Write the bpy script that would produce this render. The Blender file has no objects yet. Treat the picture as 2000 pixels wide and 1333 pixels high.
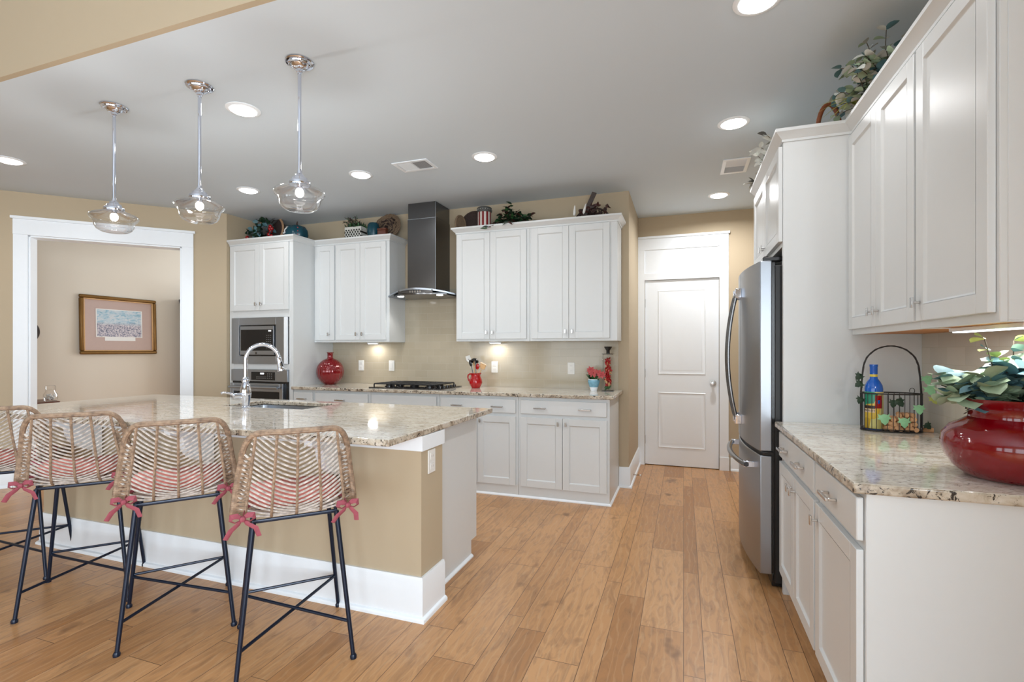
import bpy, bmesh, math, random
from mathutils import Vector, Matrix, Euler
random.seed(7)
C = bpy.context.scene.collection
PI = math.pi
R = math.radians
SC = bpy.context.scene

# ------------------------------------------------------------------ camera, world, big lights, exposure
EYE = 1.28
cam = bpy.data.cameras.new('camera')
cam.sensor_width = 36.0
cam.lens = 962.0 / 2000.0 * 36.0
cam.shift_y = 17.5 / 2000.0
cam.clip_start = 0.05
camo = bpy.data.objects.new('camera', cam)
C.objects.link(camo)
camo.location = (0, 0, EYE)
camo.rotation_euler = (PI / 2, 0, math.atan(335.0 / 962.0))
SC.camera = camo

w = bpy.data.worlds.new('daylight')
SC.world = w
w.use_nodes = True
w.node_tree.nodes['Background'].inputs[0].default_value = (0.80, 0.88, 1.0, 1)
w.node_tree.nodes['Background'].inputs[1].default_value = 1.0

def area(name, loc, rot, sx, sy, power, col=(1, 1, 1), spread=PI):
    l = bpy.data.lights.new(name, 'AREA')
    l.shape = 'RECTANGLE'; l.size = sx; l.size_y = sy; l.energy = power; l.color = col; l.spread = spread
    o = bpy.data.objects.new(name, l); C.objects.link(o)
    o.location = loc; o.rotation_euler = rot
    return o

# fill lights added behind the camera, set in invented rear wall openings
for i, x in enumerate((-5.2, -2.9, -0.6)):
    area('window_daylight', (x, -4.55, 1.40), (PI / 2, 0, 0), 1.7, 2.0, 35, (0.82, 0.93, 1.0))
for i, y in enumerate((-3.2, -1.1)):  # added fill from the unseen right side, brightens faces turned that way
    area('side_fill', (1.16, y, 1.35), (PI / 2, 0, PI / 2), 1.5, 1.9, 165, (0.82, 0.92, 1.0))
# fill light added to brighten the dining room, out of view beyond the opening
area('dining_fill', (-5.75, 6.9, 1.6), (-PI / 2, 0, 0), 1.6, 1.8, 75, (0.92, 0.96, 1.0))

SC.view_settings.view_transform = 'Standard'
SC.view_settings.look = 'None'
SC.view_settings.exposure = -0.02
SC.view_settings.gamma = 1.0
SC.view_settings.use_curve_mapping = False
SC.cycles.max_bounces = 8
SC.cycles.diffuse_bounces = 5
SC.cycles.glossy_bounces = 4
SC.cycles.transparent_max_bounces = 16
SC.cycles.sample_clamp_indirect = 6.0
SC.cycles.caustics_reflective = False
SC.cycles.caustics_refractive = False
SC.cycles.use_denoising = True

# ------------------------------------------------------------------ material helpers
def lin(r, g, b):
    def f(v):
        v /= 255.0
        return v / 12.92 if v <= 0.04045 else ((v + 0.055) / 1.055) ** 2.4
    return (f(r), f(g), f(b), 1.0)

class NT:
    def __init__(s, name, rough=0.5, metal=0.0, color=(0.8, 0.8, 0.8, 1)):
        s.m = bpy.data.materials.new(name); s.m.use_nodes = True
        s.t = s.m.node_tree; s.b = s.t.nodes['Principled BSDF']
        s.b.inputs['Roughness'].default_value = rough
        s.b.inputs['Metallic'].default_value = metal
        s.b.inputs['Base Color'].default_value = color
        s._co = None
    def n(s, t, **kw):
        nd = s.t.nodes.new(t)
        for k, v in kw.items(): setattr(nd, k, v)
        return nd
    def put(s, sock, v):
        if isinstance(v, bpy.types.NodeSocket): s.t.links.new(v, sock)
        elif v is not None: sock.default_value = v
    def co(s):
        if s._co is None: s._co = s.n('ShaderNodeTexCoord').outputs['Object']
        return s._co
    def wco(s):
        return s.n('ShaderNodeNewGeometry').outputs['Position']
    def sep(s, v):
        x = s.n('ShaderNodeSeparateXYZ'); s.put(x.inputs[0], v); return x.outputs
    def comb(s, x, y, z):
        c = s.n('ShaderNodeCombineXYZ')
        for i, v in enumerate((x, y, z)): s.put(c.inputs[i], v)
        return c.outputs[0]
    def ma(s, op, a, b=None, c=None):
        x = s.n('ShaderNodeMath', operation=op)
        s.put(x.inputs[0], a)
        if b is not None: s.put(x.inputs[1], b)
        if c is not None: s.put(x.inputs[2], c)
        return x.outputs[0]
    def scale(s, v, sc):
        x = s.n('ShaderNodeVectorMath', operation='MULTIPLY')
        s.put(x.inputs[0], v); x.inputs[1].default_value = sc; return x.outputs[0]
    def noise(s, v, sc, det=3, rough=0.5, dist=0.0):
        x = s.n('ShaderNodeTexNoise'); s.put(x.inputs['Vector'], v)
        x.inputs['Scale'].default_value = sc; x.inputs['Detail'].default_value = det
        x.inputs['Roughness'].default_value = rough; x.inputs['Distortion'].default_value = dist
        return x.outputs
    def vor(s, v, sc, feature='F1'):
        x = s.n('ShaderNodeTexVoronoi', feature=feature); s.put(x.inputs['Vector'], v)
        x.inputs['Scale'].default_value = sc; return x.outputs
    def wn(s, v, dims='2D'):
        x = s.n('ShaderNodeTexWhiteNoise', noise_dimensions=dims)
        s.put(x.inputs['W'] if dims == '1D' else x.inputs['Vector'], v); return x.outputs
    def ramp(s, f, stops):
        x = s.n('ShaderNodeValToRGB'); s.put(x.inputs[0], f)
        e = x.color_ramp.elements
        while len(e) < len(stops): e.new(0.5)
        for i, (p, c) in enumerate(stops): e[i].position = p; e[i].color = c
        return x.outputs[0]
    def mix(s, f, a, b, mode='MIX'):
        x = s.n('ShaderNodeMix', data_type='RGBA', blend_type=mode)
        s.put(x.inputs[0], f); s.put(x.inputs[6], a); s.put(x.inputs[7], b); return x.outputs[2]
    def bump(s, h, strength=0.3, dist=0.002):
        x = s.n('ShaderNodeBump'); s.put(x.inputs['Height'], h)
        x.inputs['Strength'].default_value = strength; x.inputs['Distance'].default_value = dist
        s.put(s.b.inputs['Normal'], x.outputs[0])
    def color(s, c): s.put(s.b.inputs['Base Color'], c)

def plain(name, c, rough=0.5, metal=0.0, var=0.04, vs=30.0, bump=0.0, coat=0.0):
    n = NT(name, rough, metal, c)
    nz = n.noise(n.co(), vs, 2)[0]
    a = tuple(max(0, x * (1 - var)) for x in c[:3]) + (1,)
    b = tuple(min(1, x * (1 + var)) for x in c[:3]) + (1,)
    n.color(n.mix(nz, a, b))
    if bump: n.bump(nz, bump, 0.001)
    if coat: n.b.inputs['Coat Weight'].default_value = coat; n.b.inputs['Coat Roughness'].default_value = 0.04
    return n.m

def emissive(name, c, strength):
    n = NT(name, 0.5)
    n.b.inputs['Emission Color'].default_value = c
    n.b.inputs['Emission Strength'].default_value = strength
    return n.m

def clear_glass(name, tint=(1, 1, 1, 1), ior=1.45, solid=False):
    m = bpy.data.materials.new(name); m.use_nodes = True
    t = m.node_tree; t.nodes.clear()
    o = t.nodes.new('ShaderNodeOutputMaterial'); tr = t.nodes.new('ShaderNodeBsdfTransparent')
    gl = t.nodes.new('ShaderNodeBsdfGlossy'); fr = t.nodes.new('ShaderNodeLayerWeight'); mx = t.nodes.new('ShaderNodeMixShader')
    tr.inputs[0].default_value = tint; gl.inputs['Roughness'].default_value = 0.02; fr.inputs[0].default_value = 0.32 if ior > 1.5 else 0.22
    t.links.new(fr.outputs[1], mx.inputs[0]); t.links.new(tr.outputs[0], mx.inputs[1]); t.links.new(gl.outputs[0], mx.inputs[2])
    t.links.new(mx.outputs[0], o.inputs[0])
    return m

M = {}
M['cab'] = plain('white_cabinet_paint', (0.68, 0.705, 0.715, 1), 0.33, var=0.01)
M['trim'] = plain('white_trim_paint', (0.87, 0.92, 0.97, 1), 0.32, var=0.01)
M['tan'] = plain('tan_wall_paint', (0.488, 0.400, 0.280, 1), 0.75, var=0.012, vs=3, bump=0.03)
M['beige'] = plain('beige_dining_paint', lin(215, 206, 192), 0.8, var=0.012, vs=3)
M['ceil'] = plain('grey_ceiling_paint', (0.62, 0.70, 0.77, 1), 0.85, var=0.01, vs=4)
M['chrome'] = plain('chrome', (0.72, 0.76, 0.86, 1), 0.05, 1.0, var=0.01)
M['nickel'] = plain('brushed_nickel', (0.62, 0.61, 0.60, 1), 0.25, 1.0, var=0.03)
M['black'] = plain('black_enamel', (0.012, 0.012, 0.013, 1), 0.22, var=0.05)
M['blackmatte'] = plain('black_plastic', (0.010, 0.010, 0.011, 1), 0.4, var=0.05)
M['iron'] = plain('dark_blue_black_metal', (0.006, 0.013, 0.032, 1), 0.32, 0.3, var=0.1)
M['blackglass'] = plain('black_glass', (0.01, 0.01, 0.012, 1), 0.05, var=0.05)
M['wiremat'] = plain('black_wire', (0.015, 0.013, 0.012, 1), 0.5, var=0.1)
M['redglaze'] = plain('red_glaze', lin(118, 2, 14), 0.10, var=0.12, vs=6, coat=0.5)
M['redpitch'] = plain('bright_red_glaze', lin(165, 2, 8), 0.14, var=0.05, vs=9, coat=0.4)
M['redglass'] = plain('ribbed_red_glass', lin(120, 0, 12), 0.10, 0.2, var=0.25, vs=8, coat=0.6)
M['pink'] = plain('pink_cushion_cloth', lin(208, 126, 116), 0.9, var=0.22, vs=38, bump=0.3)
M['pinktie'] = plain('dusty_rose_ribbon', lin(152, 76, 88), 0.9, var=0.2, vs=60)
M['white_plastic'] = plain('white_plastic', (0.80, 0.79, 0.76, 1), 0.4, var=0.01)
M['outletshade'] = plain('outlet_slots', (0.35, 0.34, 0.33, 1), 0.5)
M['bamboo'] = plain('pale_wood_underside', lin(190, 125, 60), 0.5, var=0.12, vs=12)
M['wood_dark'] = plain('dark_red_brown_wood', lin(98, 52, 36), 0.35, var=0.25, vs=14)
M['hutchwood'] = plain('very_dark_wood', lin(52, 36, 34), 0.4, var=0.25, vs=14)
M['woodspoon'] = plain('pale_beech_wood', lin(214, 172, 122), 0.6, var=0.1)
M['wicker'] = plain('brown_wicker', lin(120, 62, 28), 0.6, var=0.35, vs=70, bump=0.6)
M['tanwicker'] = plain('tan_wicker', lin(178, 140, 108), 0.7, var=0.25, vs=70, bump=0.6)
M['twig'] = plain('grey_brown_twigs', lin(118, 98, 78), 0.8, var=0.4, vs=60, bump=0.5)
M['twigdark'] = plain('dark_twigs', lin(58, 44, 40), 0.85, var=0.5, vs=90, bump=0.6)
M['teal'] = plain('teal_glaze', lin(16, 66, 80), 0.25, var=0.2, vs=20)
M['cork'] = plain('wine_cork', lin(206, 160, 118), 0.8, var=0.2, vs=120)
M['corkpale'] = plain('pale_cork', lin(226, 200, 168), 0.8, var=0.15, vs=120)
M['leafdk'] = plain('dark_green_leaf', lin(24, 52, 32), 0.5, var=0.3, vs=30)
M['leafmid'] = plain('mid_green_leaf', lin(52, 92, 50), 0.5, var=0.3, vs=30)
M['leafsage'] = plain('sage_leaf', lin(158, 178, 150), 0.6, var=0.2, vs=30)
M['leafblue'] = plain('blue_green_leaf', lin(88, 126, 134), 0.55, var=0.2, vs=30)
M['leafyel'] = plain('yellow_green_leaf', lin(168, 176, 92), 0.55, var=0.2, vs=30)
M['leafgrey'] = plain('grey_white_leaf', lin(188, 190, 184), 0.6, var=0.2, vs=30)
M['leafdkgrey'] = plain('dark_grey_leaf', lin(72, 74, 72), 0.6, var=0.2, vs=30)
M['leafmint'] = plain('mint_leaf', lin(140, 196, 150), 0.5, var=0.15, vs=40)
M['leafbrown'] = plain('brown_red_leaf', lin(70, 34, 28), 0.6, var=0.3, vs=30)
M['berry'] = plain('red_berry', lin(160, 12, 18), 0.2, var=0.1, coat=0.5)
M['flower'] = plain('pink_red_petal', lin(180, 72, 74), 0.6, var=0.3, vs=50)
M['stem'] = plain('brown_stem', lin(66, 58, 44), 0.7, var=0.2)
M['bluebottle'] = plain('blue_bottle_glass', lin(16, 92, 190), 0.12, var=0.1, coat=0.6)
M['yellow'] = plain('yellow_band', lin(222, 200, 70), 0.5, var=0.06)
M['gold'] = plain('gilt_frame', lin(120, 86, 38), 0.35, 0.5, var=0.25, vs=12)
M['mat_pink'] = plain('dusty_pink_mat', lin(188, 166, 158), 0.85, var=0.03)
M['paper'] = plain('white_paper', lin(228, 228, 226), 0.8, var=0.01)
M['slate'] = plain('dark_slate', lin(70, 62, 60), 0.7, var=0.4, vs=60, bump=0.4)
M['silver'] = plain('silver_bead', (0.7, 0.7, 0.68, 1), 0.2, 1.0)
M['glass'] = clear_glass('clear_glass')
M['shade_glass'] = clear_glass('pendant_glass', (0.97, 0.975, 0.985, 1), 1.6)
M['bulb'] = emissive('lit_filament_bulb', (1.0, 0.90, 0.78, 1), 9.0)
M['lens'] = emissive('lit_downlight_lens', (1.0, 0.98, 0.95, 1), 9.0)
M['led'] = emissive('lit_led_strip', (0.80, 0.90, 1.0, 1), 5.0)
M['display'] = emissive('lit_display', (0.9, 0.95, 1.0, 1), 1.2)

def rattan(name, a, b):
    n = NT(name, 0.6)
    nz = n.noise(n.co(), 55, 3)[0]
    n.color(n.ramp(nz, [(0.3, a), (0.7, b)]))
    wv = n.n('ShaderNodeTexWave', wave_type='BANDS', bands_direction='Z'); n.put(wv.inputs['Vector'], n.co())
    wv.inputs['Scale'].default_value = 40; wv.inputs['Distortion'].default_value = 3
    n.bump(wv.outputs[1], 0.35, 0.002)
    return n.m
M['rattan'] = rattan('wrapped_rattan', lin(118, 98, 82), lin(172, 146, 122))
M['rattan_pale'] = rattan('pale_rattan_cane', lin(156, 146, 138), lin(212, 205, 198))

def stainless(name, base, rough, axis):
    n = NT(name, rough, 1.0, base)
    sc = {'Z': (160, 160, 1.5), 'Y': (160, 1.5, 160), 'X': (1.5, 160, 160)}[axis]
    nz = n.noise(n.scale(n.co(), sc), 1.0, 3)[0]
    n.put(n.b.inputs['Roughness'], n.ma('MULTIPLY_ADD', nz, 0.04, rough - 0.02))
    a = tuple(x * 0.97 for x in base[:3]) + (1,)
    n.color(n.mix(nz, a, base))
    return n.m
M['steel'] = stainless('stainless_steel', (0.42, 0.46, 0.52, 1), 0.33, 'X')
M['steelv'] = stainless('stainless_fridge', (0.36, 0.385, 0.425, 1), 0.33, 'Z')
M['steeldark'] = stainless('dark_stainless_hood', (0.17, 0.17, 0.175, 1), 0.24, 'Z')

def granite():
    n = NT('speckled_granite', 0.07)
    co = n.co()
    st = n.scale(co, (1.0, 2.6, 2.6))
    big = n.noise(st, 9, 4, 0.6, 0.6)[0]
    base = n.ramp(big, [(0.30, lin(198, 187, 170)), (0.45, lin(221, 213, 200)), (0.62, lin(236, 231, 222)), (0.8, lin(214, 206, 193))])
    fine = n.noise(st, 46, 4, 0.65)[0]
    c1 = n.mix(n.ramp(fine, [(0.36, (0.9, 0.9, 0.9, 1)), (0.45, (0, 0, 0, 1))]), base, lin(152, 143, 130))
    dk = n.noise(n.scale(co, (1.2, 2.2, 2.2)), 26, 5, 0.7, 0.8)[0]
    c2 = n.mix(n.ramp(dk, [(0.34, (1, 1, 1, 1)), (0.39, (0, 0, 0, 1))]), c1, lin(84, 76, 72))
    wh = n.noise(st, 30, 3)[0]
    c3 = n.mix(n.ramp(wh, [(0.60, (0, 0, 0, 1)), (0.70, (0.8, 0.8, 0.8, 1))]), c2, lin(226, 220, 210))
    n.color(c3)
    n.b.inputs['Coat Weight'].default_value = 0.3; n.b.inputs['Coat Roughness'].default_value = 0.03
    return n.m
M['granite'] = granite()

def granite_edge():
    n = NT('granite_cut_edge', 0.16)
    co = n.co()
    big = n.noise(co, 22, 4, 0.6, 0.5)[0]
    base = n.ramp(big, [(0.32, lin(140, 124, 106)), (0.5, lin(190, 178, 160)), (0.7, lin(208, 200, 188))])
    dk = n.noise(co, 48, 5, 0.7, 1.0)[0]
    n.color(n.mix(n.ramp(dk, [(0.40, (1, 1, 1, 1)), (0.45, (0, 0, 0, 1))]), base, lin(52, 46, 42)))
    return n.m
M['granite_edge'] = granite_edge()

def floorwood():
    n = NT('hand_scraped_maple_planks', 0.3)
    x, y, z = n.sep(n.co())
    P = 0.40
    xs = n.ma('DIVIDE', x, P)
    per = n.ma('FLOOR', xs)
    fx = n.ma('MULTIPLY', n.ma('FRACT', xs), P)          # 0..0.40
    a = n.ma('GREATER_THAN', fx, 0.08)
    b = n.ma('GREATER_THAN', fx, 0.21)
    row = n.ma('ADD', n.ma('MULTIPLY', per, 3.0), n.ma('ADD', a, b))
    off = n.ma('MULTIPLY', n.wn(row, '1D')[0], 3.0)
    L = 0.95
    ys = n.ma('DIVIDE', n.ma('ADD', y, off), L)
    idx = n.ma('FLOOR', ys)
    rnd = n.wn(n.comb(row, idx, 0.0), '2D')[0]
    fy = n.ma('MULTIPLY', n.ma('FRACT', ys), L)
    # distance to the long joints
    d = n.ma('MINIMUM', n.ma('ABSOLUTE', n.ma('SUBTRACT', fx, 0.08)), n.ma('ABSOLUTE', n.ma('SUBTRACT', fx, 0.21)))
    d = n.ma('MINIMUM', d, n.ma('MINIMUM', fx, n.ma('SUBTRACT', P, fx)))
    d = n.ma('MINIMUM', d, n.ma('MINIMUM', fy, n.ma('SUBTRACT', L, fy)))
    joint = n.ma('LESS_THAN', d, 0.0013)
    base = n.ramp(rnd, [(0.0, lin(172, 122, 76)), (0.30, lin(197, 147, 99)), (0.7, lin(206, 157, 109)), (1.0, lin(184, 134, 87))])
    seed = n.comb(n.ma('ADD', n.ma('MULTIPLY', x, 7.0), n.ma('MULTIPLY', rnd, 40.0)), n.ma('MULTIPLY', y, 1.6), rnd)
    g1 = n.noise(seed, 3.0, 5, 0.6, 1.6)[0]
    c = n.mix(n.ramp(g1, [(0.30, (0.55, 0.55, 0.55, 1)), (0.55, (0, 0, 0, 1))]), base, lin(136, 100, 70))
    wv = n.n('ShaderNodeTexWave', wave_type='BANDS', bands_direction='X'); n.put(wv.inputs['Vector'], seed)
    wv.inputs['Scale'].default_value = 1.3; wv.inputs['Distortion'].default_value = 9; wv.inputs['Detail'].default_value = 3
    wv.inputs['Detail Scale'].default_value = 1.6
    c = n.mix(n.ramp(wv.outputs[1], [(0.86, (0, 0, 0, 1)), (1.0, (0.22, 0.22, 0.22, 1))]), c, lin(214, 182, 144))
    kn = n.noise(n.scale(n.co(), (1, 0.7, 1)), 5.5, 3)[0]
    c = n.mix(n.ramp(kn, [(0.26, (0.7, 0.7, 0.7, 1)), (0.34, (0, 0, 0, 1))]), c, lin(112, 78, 52))
    c = n.mix(joint, c, lin(104, 74, 50))
    n.color(c)
    n.put(n.b.inputs['Roughness'], n.ma('MULTIPLY_ADD', g1, 0.2, 0.22))
    h = n.ma('ADD', n.ma('MULTIPLY', n.noise(n.scale(n.co(), (3, 1, 1)), 5, 3)[0], 0.5), n.ma('MULTIPLY', joint, -1.0))
    n.bump(h, 0.35, 0.003)
    return n.m
M['floor'] = floorwood()

def tile(name, axis, c1, c2, w=0.152, h=0.076):
    n = NT(name, 0.12)
    x, y, z = n.sep(n.co())
    v = n.comb(x if axis == 'X' else y, z, 0.0)
    br = n.n('ShaderNodeTexBrick', offset=0.5); n.put(br.inputs['Vector'], v)
    br.inputs['Scale'].default_value = 1.0; br.inputs['Brick Width'].default_value = w; br.inputs['Row Height'].default_value = h
    br.inputs['Mortar Size'].default_value = 0.0014; br.inputs['Mortar Smooth'].default_value = 0.3
    br.inputs['Color1'].default_value = c1; br.inputs['Color2'].default_value = c2
    br.inputs['Mortar'].default_value = lin(188, 180, 163)
    n.color(br.outputs[0])
    n.bump(n.ma('SUBTRACT', n.ma('MULTIPLY', n.noise(n.co(), 9, 2)[0], 0.6), br.outputs[1]), 0.35, 0.0015)
    return n.m
M['tileb'] = tile('greige_subway_tile_back', 'X', lin(178, 167, 146), lin(184, 173, 153))
M['tiler'] = tile('greige_subway_tile_right', 'Y', lin(188, 182, 168), lin(196, 190, 176))

def lattice():
    n = NT('white_lattice_tin', 0.4)
    x, y, z = n.sep(n.co())
    u = n.ma('ADD', x, z); v = n.ma('SUBTRACT', x, z)
    a = n.ma('ABSOLUTE', n.ma('SUBTRACT', n.ma('FRACT', n.ma('MULTIPLY', u, 30.0)), 0.5))
    b = n.ma('ABSOLUTE', n.ma('SUBTRACT', n.ma('FRACT', n.ma('MULTIPLY', v, 30.0)), 0.5))
    m = n.ma('MULTIPLY', n.ma('LESS_THAN', a, 0.36), n.ma('LESS_THAN', b, 0.36))
    edge = n.ma('MULTIPLY', n.ma('GREATER_THAN', z, 0.028), n.ma('LESS_THAN', z, 0.105))
    n.color(n.mix(n.ma('MULTIPLY', m, edge), lin(214, 214, 208), lin(22, 26, 22)))
    return n.m
M['lattice'] = lattice()

def stripes():
    n = NT('red_white_striped_tin', 0.35)
    x, y, z = n.sep(n.co())
    ang = n.ma('ARCTAN2', y, x)
    s_ = n.ma('GREATER_THAN', n.ma('FRACT', n.ma('MULTIPLY', ang, 1.6)), 0.5)
    n.color(n.mix(s_, lin(205, 200, 194), lin(120, 22, 24)))
    return n.m
M['stripes'] = stripes()

def seascape():
    n = NT('watercolour_print', 0.5)
    x, y, z = n.sep(n.co())
    nz = n.noise(n.scale(n.co(), (1, 1, 2.0)), 16, 5, 0.65, 0.8)[0]
    fine = n.noise(n.co(), 60, 4)[0]
    sky = n.ramp(nz, [(0.3, lin(96, 148, 176)), (0.45, lin(160, 190, 206)), (0.6, lin(206, 210, 214)), (0.75, lin(150, 168, 186))])
    low = n.ramp(fine, [(0.32, lin(74, 82, 104)), (0.45, lin(150, 148, 164)), (0.58, lin(198, 190, 196)), (0.75, lin(222, 218, 214))])
    f = n.ramp(n.ma('ADD', z, n.ma('MULTIPLY', nz, 0.10)), [(0.05, (0, 0, 0, 1)), (0.09, (1, 1, 1, 1))])
    n.color(n.mix(f, low, sky))
    return n.m
M['print'] = seascape()

def bottle_label():
    n = NT('colourful_abstract_label', 0.4)
    v = n.vor(n.scale(n.co(), (1, 1, 0.8)), 22)
    n.color(n.ramp(n.ma('FRACT', n.ma('MULTIPLY', n.sep(v['Color'])[0], 1.0)),
        [(0.0, lin(196, 160, 40)), (0.22, lin(214, 206, 130)), (0.45, lin(36, 140, 110)), (0.55, lin(30, 70, 170)), (0.63, lin(216, 180, 60)), (0.82, lin(210, 196, 120)), (0.93, lin(190, 70, 50))]))
    n.b.inputs['Coat Weight'].default_value = 0.3
    return n.m
M['label'] = bottle_label()
for mm in ('label',):
    for nd in M[mm].node_tree.nodes:
        if nd.type == 'VALTORGB': nd.color_ramp.interpolation = 'CONSTANT'

# ------------------------------------------------------------------ mesh builder
class MB:
    def __init__(s): s.bm = bmesh.new(); s.mi = 0
    def _new(s, faces):
        for f in faces: f.material_index = s.mi
    def box(s, x0, x1, y0, y1, z0, z1, mat=None):
        vs = [s.bm.verts.new(v) for v in ((x0, y0, z0), (x1, y0, z0), (x1, y1, z0), (x0, y1, z0), (x0, y0, z1), (x1, y0, z1), (x1, y1, z1), (x0, y1, z1))]
        if mat is not None:
            for v in vs: v.co = mat @ v.co
        fs = [s.bm.faces.new([vs[i] for i in q]) for q in ((0, 3, 2, 1), (4, 5, 6, 7), (0, 1, 5, 4), (1, 2, 6, 5), (2, 3, 7, 6), (3, 0, 4, 7))]
        s._new(fs); return s
    def tube(s, pts, r, n=8, closed=False, caps=True, r2=None):
        pts = [Vector(p) for p in pts]; N = len(pts)
        if N < 2: return s
        rs = r if isinstance(r, (list, tuple)) else [r] * N
        tang = []
        for i in range(N):
            a = pts[(i - 1) % N] if (closed or i > 0) else pts[i]
            b = pts[(i + 1) % N] if (closed or i < N - 1) else pts[i]
            t = (b - a)
            tang.append(t.normalized() if t.length > 1e-9 else Vector((0, 0, 1)))
        up = Vector((0, 0, 1)) if abs(tang[0].z) < 0.9 else Vector((1, 0, 0))
        nrm = (up - tang[0] * up.dot(tang[0])).normalized()
        rings = []
        for i in range(N):
            t = tang[i]
            nrm = (nrm - t * nrm.dot(t))
            nrm = nrm.normalized() if nrm.length > 1e-6 else t.orthogonal().normalized()
            bn = t.cross(nrm)
            ry = rs[i] if r2 is None else (r2[i] if isinstance(r2, (list, tuple)) else r2)
            rings.append([s.bm.verts.new(pts[i] + nrm * (rs[i] * math.cos(2 * PI * k / n)) + bn * (ry * math.sin(2 * PI * k / n))) for k in range(n)])
        fs = []
        for i in range(N if closed else N - 1):
            A, B = rings[i], rings[(i + 1) % N]
            for k in range(n):
                f = s.bm.faces.new((A[k], A[(k + 1) % n], B[(k + 1) % n], B[k])); f.smooth = True; fs.append(f)
        if caps and not closed:
            fs.append(s.bm.faces.new(rings[0][::-1])); fs.append(s.bm.faces.new(rings[-1]))
        s._new(fs); return s
    def cyl(s, a, b, r, n=16, r1=None):
        return s.tube([a, b], [r, r if r1 is None else r1], n)
    def lathe(s, prof, n=32, loc=(0, 0, 0), closed=False, ribs=0, ribamp=0.0, flat=1.0, mat=None):
        # prof: list of (r, z); r=0 ends close
        loc = Vector(loc); rings = []
        for (r, z) in prof:
            if r < 1e-6:
                rings.append([s.bm.verts.new(loc + Vector((0, 0, z)))])
            else:
                rings.append([s.bm.verts.new(loc + Vector((r * (1 + ribamp * abs(math.cos(ribs * PI * k / n)) if ribs else r) * math.cos(2 * PI * k / n) if False else
                      (r * (1 + (ribamp * (abs(math.sin(ribs * PI * k / n)) - 0.6) if ribs else 0))) * math.cos(2 * PI * k / n),
                      flat * (r * (1 + (ribamp * (abs(math.sin(ribs * PI * k / n)) - 0.6) if ribs else 0))) * math.sin(2 * PI * k / n), z))) for k in range(n)])
        fs = []
        for A, B in zip(rings[:-1], rings[1:]):
            if len(A) == 1 and len(B) == 1: continue
            for k in range(n):
                if len(A) == 1: f = s.bm.faces.new((A[0], B[(k + 1) % n], B[k]))
                elif len(B) == 1: f = s.bm.faces.new((A[k], A[(k + 1) % n], B[0]))
                else: f = s.bm.faces.new((A[k], A[(k + 1) % n], B[(k + 1) % n], B[k]))
                f.smooth = True; fs.append(f)
        s._new(fs)
        if mat is not None:
            for rg in rings:
                for v in rg: v.co = mat @ v.co
        return s
    def prism(s, pts, z0, z1, mat=None):      # polygon in XY extruded in Z
        a = [s.bm.verts.new((p[0], p[1], z0)) for p in pts]; b = [s.bm.verts.new((p[0], p[1], z1)) for p in pts]
        if mat is not None:
            for v in a + b: v.co = mat @ v.co
        n = len(pts); fs = [s.bm.faces.new(a[::-1]), s.bm.faces.new(b)]
        for i in range(n): fs.append(s.bm.faces.new((a[i], a[(i + 1) % n], b[(i + 1) % n], b[i])))
        s._new(fs); return s
    def sphere(s, c, r, seg=12, sc=(1, 1, 1)):
        prof = [(r * math.sin(PI * i / (seg // 2)), -r * math.cos(PI * i / (seg // 2))) for i in range(seg // 2 + 1)]
        prof[0] = (0, -r); prof[-1] = (0, r)
        m = Matrix.Translation(c) @ Matrix.Diagonal((sc[0], sc[1], sc[2], 1))
        return s.lathe(prof, seg, mat=m)
    def sweep(s, path, prof, closed=False):
        """path: XY points; prof: (out, z) polygon; 'out' is to the right of travel"""
        P = [Vector((p[0], p[1])) for p in path]; N = len(P); rings = []
        for i in range(N):
            d0 = (P[i] - P[i - 1]).normalized() if (i > 0 or closed) else None
            d1 = (P[(i + 1) % N] - P[i]).normalized() if (i < N - 1 or closed) else None
            if d0 is None: d0 = d1
            if d1 is None: d1 = d0
            n0 = Vector((d0.y, -d0.x)); n1 = Vector((d1.y, -d1.x))
            m = n0 + n1
            m = m / max(1e-6, m.dot(n0))
            rings.append([s.bm.verts.new((P[i].x + m.x * o, P[i].y + m.y * o, z)) for (o, z) in prof])
        k = len(prof); fs = []
        for i in range(N if closed else N - 1):
            A, B = rings[i], rings[(i + 1) % N]
            for j in range(k): fs.append(s.bm.faces.new((A[j], B[j], B[(j + 1) % k], A[(j + 1) % k])))
        if not closed: fs.append(s.bm.faces.new(rings[0])); fs.append(s.bm.faces.new(rings[-1][::-1]))
        s._new(fs); return s
    def leaf(s, p, d, up, L, W, curl=0.25, round_=0.5):
        d = Vector(d).normalized(); up = Vector(up); side = d.cross(up)
        side = side.normalized() if side.length > 1e-6 else d.orthogonal().normalized()
        nn = side.cross(d).normalized(); p = Vector(p)
        K = 5; cen = []; lft = []; rgt = []
        for i in range(K + 1):
            t = i / K; wd = W * 0.5 * math.sin(PI * t ** (0.55 + 0.45 * round_)) ** (0.9 - 0.35 * round_) if 0 < t < 1 else 0
            c = p + d * (L * t) - nn * (curl * L * t * t)
            cen.append(s.bm.verts.new(c))
            if wd > 0:
                lft.append(s.bm.verts.new(c + side * wd + nn * wd * 0.25)); rgt.append(s.bm.verts.new(c - side * wd + nn * wd * 0.25))
        fs = []
        for i in range(K):
            for S, fl in ((lft, 0), (rgt, 1)):
                if i == 0: q = [cen[0], S[0], cen[1]]
                elif i == K - 1: q = [cen[i], S[i - 1], cen[K]]
                else: q = [cen[i], S[i - 1], S[i], cen[i + 1]]
                if fl: q = q[::-1]
                f = s.bm.faces.new(q); f.smooth = True; fs.append(f)
        s._new(fs); return s
    def xf(s, m):
        bmesh.ops.transform(s.bm, matrix=m, verts=s.bm.verts); return s
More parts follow.
